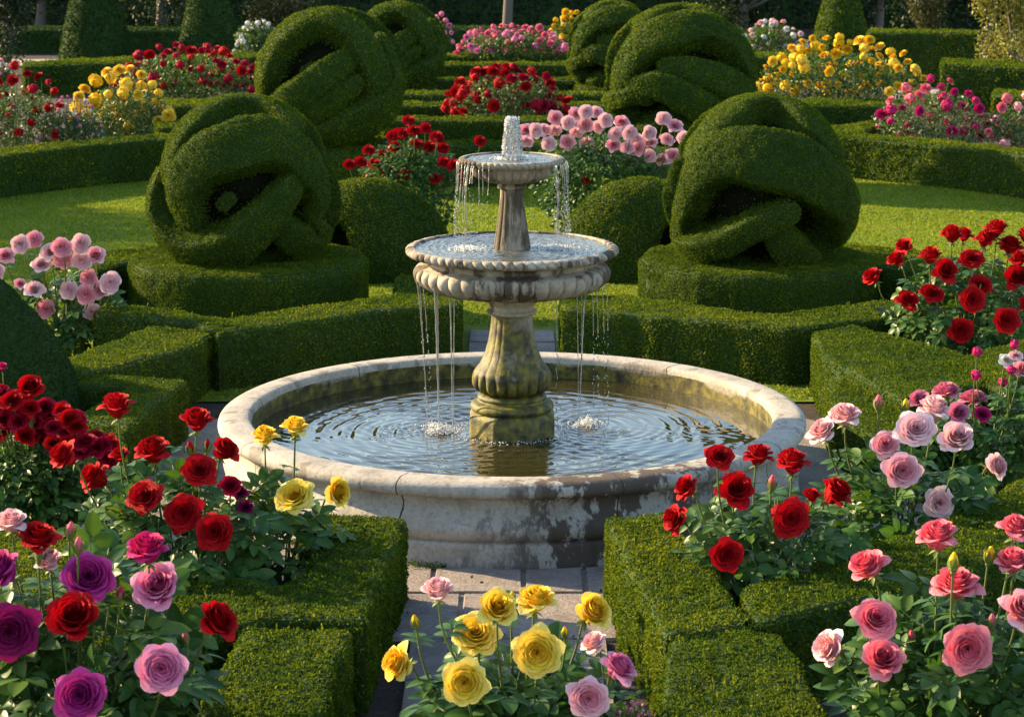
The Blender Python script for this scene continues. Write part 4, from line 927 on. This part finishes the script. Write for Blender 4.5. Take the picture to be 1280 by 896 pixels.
def dome(cx, top, rx, ry, n_, seed):
    """well spread bloom positions over the upper part of a rounded bush"""
    r_ = random.Random(seed); pts = []
    for k in range(n_):
        best = None
        for q in range(14):
            x = r_.uniform(-1, 1); ymax = math.sqrt(1-min(.98, x*x)); y = -ymax*(r_.random()**.55)
            p = (cx+x*rx, top+ry+y*ry); dmin = min([math.hypot(p[0]-a, (p[1]-b)*1.3) for a, b in pts] or [999])
            if best is None or dmin > best[0]: best = (dmin, p)
        pts.append(best[1])
    return pts
def farbush(label, dist, cx, top, rx, ry, n_, sz, cols, folr=None, leafn=2200, mk='pom', lmat='rose_leaf', group='rose bushes in the far beds', lsize=None, name='rose_bush'):
    pts = dome(cx, top, rx, ry, n_, int(cx)); r_ = random.Random(int(top)+1)
    bl = [(x, y, sz*r_.uniform(.72, 1.25), r_.choice(cols), r_.choice('mmulrc'), mk if r_.random() < .45 else 'ball') for x, y in pts]
    f = folr or (cx, top+ry*.95, rx*1.0, ry*.85)
    return bush(label, dist, bl, f, nleaf=leafn, leaf='quad', lsize=lsize or dist*.0016, lmat=lmat, depth=min(.9, rx*dist/F), group=group, near=False, name=name)
farbush('round red rose bush in the middle beyond the water jet', 26.8, 633, 80, 78, 62, 62, 15.5, ['red', 'red', 'crimson'], (633, 122, 70, 30), 3800, lmat='rose_leaf_pale')
farbush('wide low bank of pink roses at the far centre', 35.5, 640, 30, 70, 36, 80, 9.5, ['lilac', 'rosepink', 'lilac'], (640, 56, 66, 16), 3000)
farbush('small pink rose bush behind the far left knot topiary', 38, 540, 12, 26, 42, 26, 8, ['lilac', 'pink'], (540, 44, 24, 22), 1600)
farbush('small golden rose bush at the far centre right of the trunk', 38, 714, 13, 27, 40, 30, 9, ['gold'], (718, 42, 27, 20), 1600)
farbush('golden yellow rose bush on the right behind the big ball topiary', 29, 1052, 44, 108, 74, 82, 14, ['gold', 'gold', 'yellow'], (1052, 98, 105, 32), 4800)
farbush('yellow rose bush on the left beside the mixed flowers', 26, 150, 84, 62, 72, 34, 17, ['yellow', 'gold', 'yellow'], (158, 142, 56, 36), 3000, lmat='rose_leaf_pale')
farbush('long scarlet rose bank behind the left yellow roses', 31.5, 236, 54, 98, 58, 64, 13, ['crimson', 'red', 'crimson'], (236, 94, 92, 26), 3600)
farbush('white rose bush left of the rear knot topiary', 37, 322, 24, 30, 44, 42, 7, ['white'], (322, 50, 30, 22), 1500)
farbush('blush white rose bush behind the right rear knot topiary', 37, 966, 24, 44, 44, 46, 8, ['palepink', 'white'], (966, 50, 42, 20), 1800)
farbush('magenta rose bush above the right curved hedge', 24.8, 1164, 95, 78, 92, 46, 15, ['magenta', 'magenta', 'rosepink'], (1164, 150, 74, 36), 3400, lmat='rose_leaf_pale')
farbush('pink rose bush at the right edge above the curved hedge', 24.6, 1274, 112, 50, 80, 24, 16, ['pink', 'rosepink'], (1274, 165, 48, 34), 2200, lmat='rose_leaf_pale')
farbush('red rose bush at the left edge above the curved hedge', 24.4, 18, 78, 62, 90, 34, 14, ['red', 'red', 'crimson'], (20, 150, 60, 42), 3000, lmat='rose_leaf_pale')
farbush('spray of small pink and lilac flowers between the left red and yellow roses', 24.3, 88, 118, 42, 66, 90, 4.6, ['palepink', 'lilac', 'white'], (90, 165, 44, 26), 2400, lmat='rose_leaf_pale', name='wildflower_clump')
farbush('pale lilac flowers at the very left edge of the far bed', 30, -2, 72, 18, 30, 30, 5, ['lilac', 'white'], (0, 100, 16, 14), 600, lmat='rose_leaf_pale', name='wildflower_clump')
farbush('tiny pink flowers on the soil below the near pink roses by the path', 6.9, 790, 876, 26, 22, 24, 5, ['mauve', 'lilac'], (792, 895, 22, 10), 200, name='wildflower_clump', lsize=.012)

# ------------------------------------------------------------------ trees and shrubs at the back
def foliage_cloud(mb, c, rad, n_, size, seed=0, clump=3.0, thr=-.15, asp=.6):
    d = unit(rng.normal(0, 1, (n_, 3))); rr_ = (rng.random(n_)**.42)[:, None]; p = np.array(c)+d*rr_*np.array(rad)
    nz = vnoise(p*clump/max(rad)*2.2+seed, seed); k = (nz > thr) | (rr_[:, 0] < .55); p, d, nz = p[k], d[k], nz[k]
    leaves(mb, p, unit(d+np.array([0, 0, .5])), size*(.6+.8*rng.random((len(p), 1))), asp, .3, 0, np.clip(.45+.3*nz+rng.normal(0, .22, len(p)), 0, 1))
def shrub(name, label, cat, c, rad, n_, size, mat, trunk=None, group=None, blobs=9, seed=1):
    root = empty(name, (c[0], c[1], 0), label, cat, group); org = np.array([c[0], c[1], 0.]); mb = MB(); r_ = random.Random(seed)
    for k in range(blobs):
        o = np.array([r_.uniform(-.6, .6)*rad[0], r_.uniform(-.6, .6)*rad[1], r_.uniform(-.6, .6)*rad[2]])
        foliage_cloud(mb, np.array(c)+o-org, np.array(rad)*r_.uniform(.35, .6), n_//blobs, size, seed+k)
    mb.obj('crown' if trunk else 'foliage', M[mat], root, smooth=False)
    st = MB(); top = np.array([0, 0, c[2]+rad[2]*.3]); tr = trunk or .03
    t = np.linspace(0, 1, 9)[:, None]; pts = np.array([0, 0, -.02])+(top+.02)*t+np.array([.08, .03, 0])*np.sin(t*4); tube(st, pts, np.linspace(tr*1.3, tr*.5, 9), 10)
    for k in range(7):
        a = r_.uniform(0, 6.28); s0 = pts[r_.randint(3, 7)]; e = np.array([math.cos(a)*rad[0]*.7, math.sin(a)*rad[1]*.7, c[2]+r_.uniform(-.3, .6)*rad[2]])
        tt = np.linspace(0, 1, 6)[:, None]; tube(st, s0+(e-s0)*tt, np.linspace(tr*.5, tr*.12, 6), 6)
    st.obj('trunk', M['bark'], root); return root
# ivy covered wall of foliage
a, b = P(-260, 30, 48.5), P(1560, 30, 48.5)
wl = MB(); V, T = prism([(a[0], a[1]), (b[0], a[1]), (b[0], a[1]+.8), (a[0], a[1]+.8)], 0, 4.6, bev=.15); wl.add(V, T=T, m=1)
scatter(wl, V, T, 420, .085, amp=.12, nscale=1.6, out=.03, stick=.2, seed=31, tint_noise=.9)
tag(wl.obj('ivy_wall', [M['tree_leaf'], M['boxcore']], smooth=False), 'tall dark ivy covered wall closing the back of the garden', 'ivy wall')
shrub('background_tree', 'dark round shrub tree in the top left corner', 'tree', tuple(P(2, 15, 37)), (.62, .7, .95), 9000, .06, 'tree_leaf', .06, seed=3)
shrub('background_tree', 'dark broad tree between the two left cones', 'tree', tuple(P(195, -30, 43)), (1.3, 1.1, 1.7), 10000, .08, 'tree_leaf', .1, seed=5)
shrub('background_tree', 'dark tree beyond the tall hedge at the far left', 'tree', tuple(P(45, -40, 46)), (1.8, 1.2, 2.2), 12000, .085, 'tree_leaf', .1, seed=6)
shrub('background_shrub', 'olive green shrub right of the second cone', 'shrub', tuple(P(365, 10, 42)), (.85, .7, .75), 8000, .06, 'olive_leaf', None, seed=8)
tr = P(632, 10, 42.3); shrub('slim_tree', 'slim bare trunk rising behind the far pink roses', 'tree', (tr[0], tr[1], 5.2), (1.3, 1.2, 1.1), 6000, .09, 'tree_leaf', .075, seed=9)
shrub('background_tree', 'dark leafy tree left of the sunlit cone', 'tree', tuple(P(925, -30, 43)), (1.5, 1.1, 1.6), 11000, .085, 'tree_leaf', .1, seed=11)
shrub('background_tree', 'dark leafy tree right of the sunlit cone', 'tree', tuple(P(1095, -35, 43)), (1.3, 1.1, 1.7), 10000, .085, 'tree_leaf', .1, seed=13)
shrub('background_shrub', 'grey green conifer shrub between the right cone and the autumn tree', 'shrub', tuple(P(1150, 12, 40)), (.5, .5, .7), 7000, .05, 'olive_leaf', None, seed=15)
shrub('background_tree', 'dark tree behind the autumn tree', 'tree', tuple(P(1235, -40, 45)), (1.6, 1.1, 2.0), 11000, .085, 'tree_leaf', .1, seed=16)
shrub('autumn_tree', 'autumn shrub with yellow green and orange leaves in the top right corner', 'tree', tuple(P(1262, 22, 32)), (.62, .6, .80), 6500, .055, 'autumn_leaf', .035, seed=17)

shrub('shade_tree', 'leafy tree outside the left side whose shade falls on the left lawn', 'tree', (-11.6, 11.9, 3.3), (1.3, 2.6, 1.4), 17000, .12, 'tree_leaf', .09, seed=21)

# small weeds and moss at the foot of the basin
wd = MB(); nw = 2600; a = rng.uniform(-math.pi*.85, -math.pi*.15, nw); kk = vnoise(np.stack([a*6, a*0, a*0], 1), 4) > .05; a = a[kk]; rr_w = 1.478+np.abs(rng.normal(0, .018, len(a)))
leaves(wd, np.stack([rr_w*np.cos(a), rr_w*np.sin(a), .006+np.abs(rng.normal(0, .012, len(a)))], 1), np.tile([0, 0, 1.], (len(a), 1)), .016*(.6+.8*rng.random((len(a), 1))), .5, .6, 0, rng.random(len(a)))
tag(wd.obj('weeds', M['box'], smooth=False), 'little green weeds along the foot of the basin', 'weeds', kind='stuff')

# fallen petals and clippings on the path and soil
lt = MB(); nl = 260; px_ = rng.uniform(-1.1, 1.1, nl); py_ = rng.uniform(-5.2, -1.55, nl)
leaves(lt, np.stack([px_, py_, np.full(nl, .016)], 1), unit(rng.normal(0, .25, (nl, 3))+[0, 0, 1]), .012+.014*rng.random((nl, 1)), .6, .0, 0, rng.random(nl))
M['litter'] = leafmat('dry_litter', (.05, .03, .015), (.12, .07, .03), (.20, .15, .05), .8, 0)
tag(lt.obj('leaf_litter', M['litter'], smooth=False), 'dry leaf clippings strewn over the front path and soil', 'litter', kind='stuff')
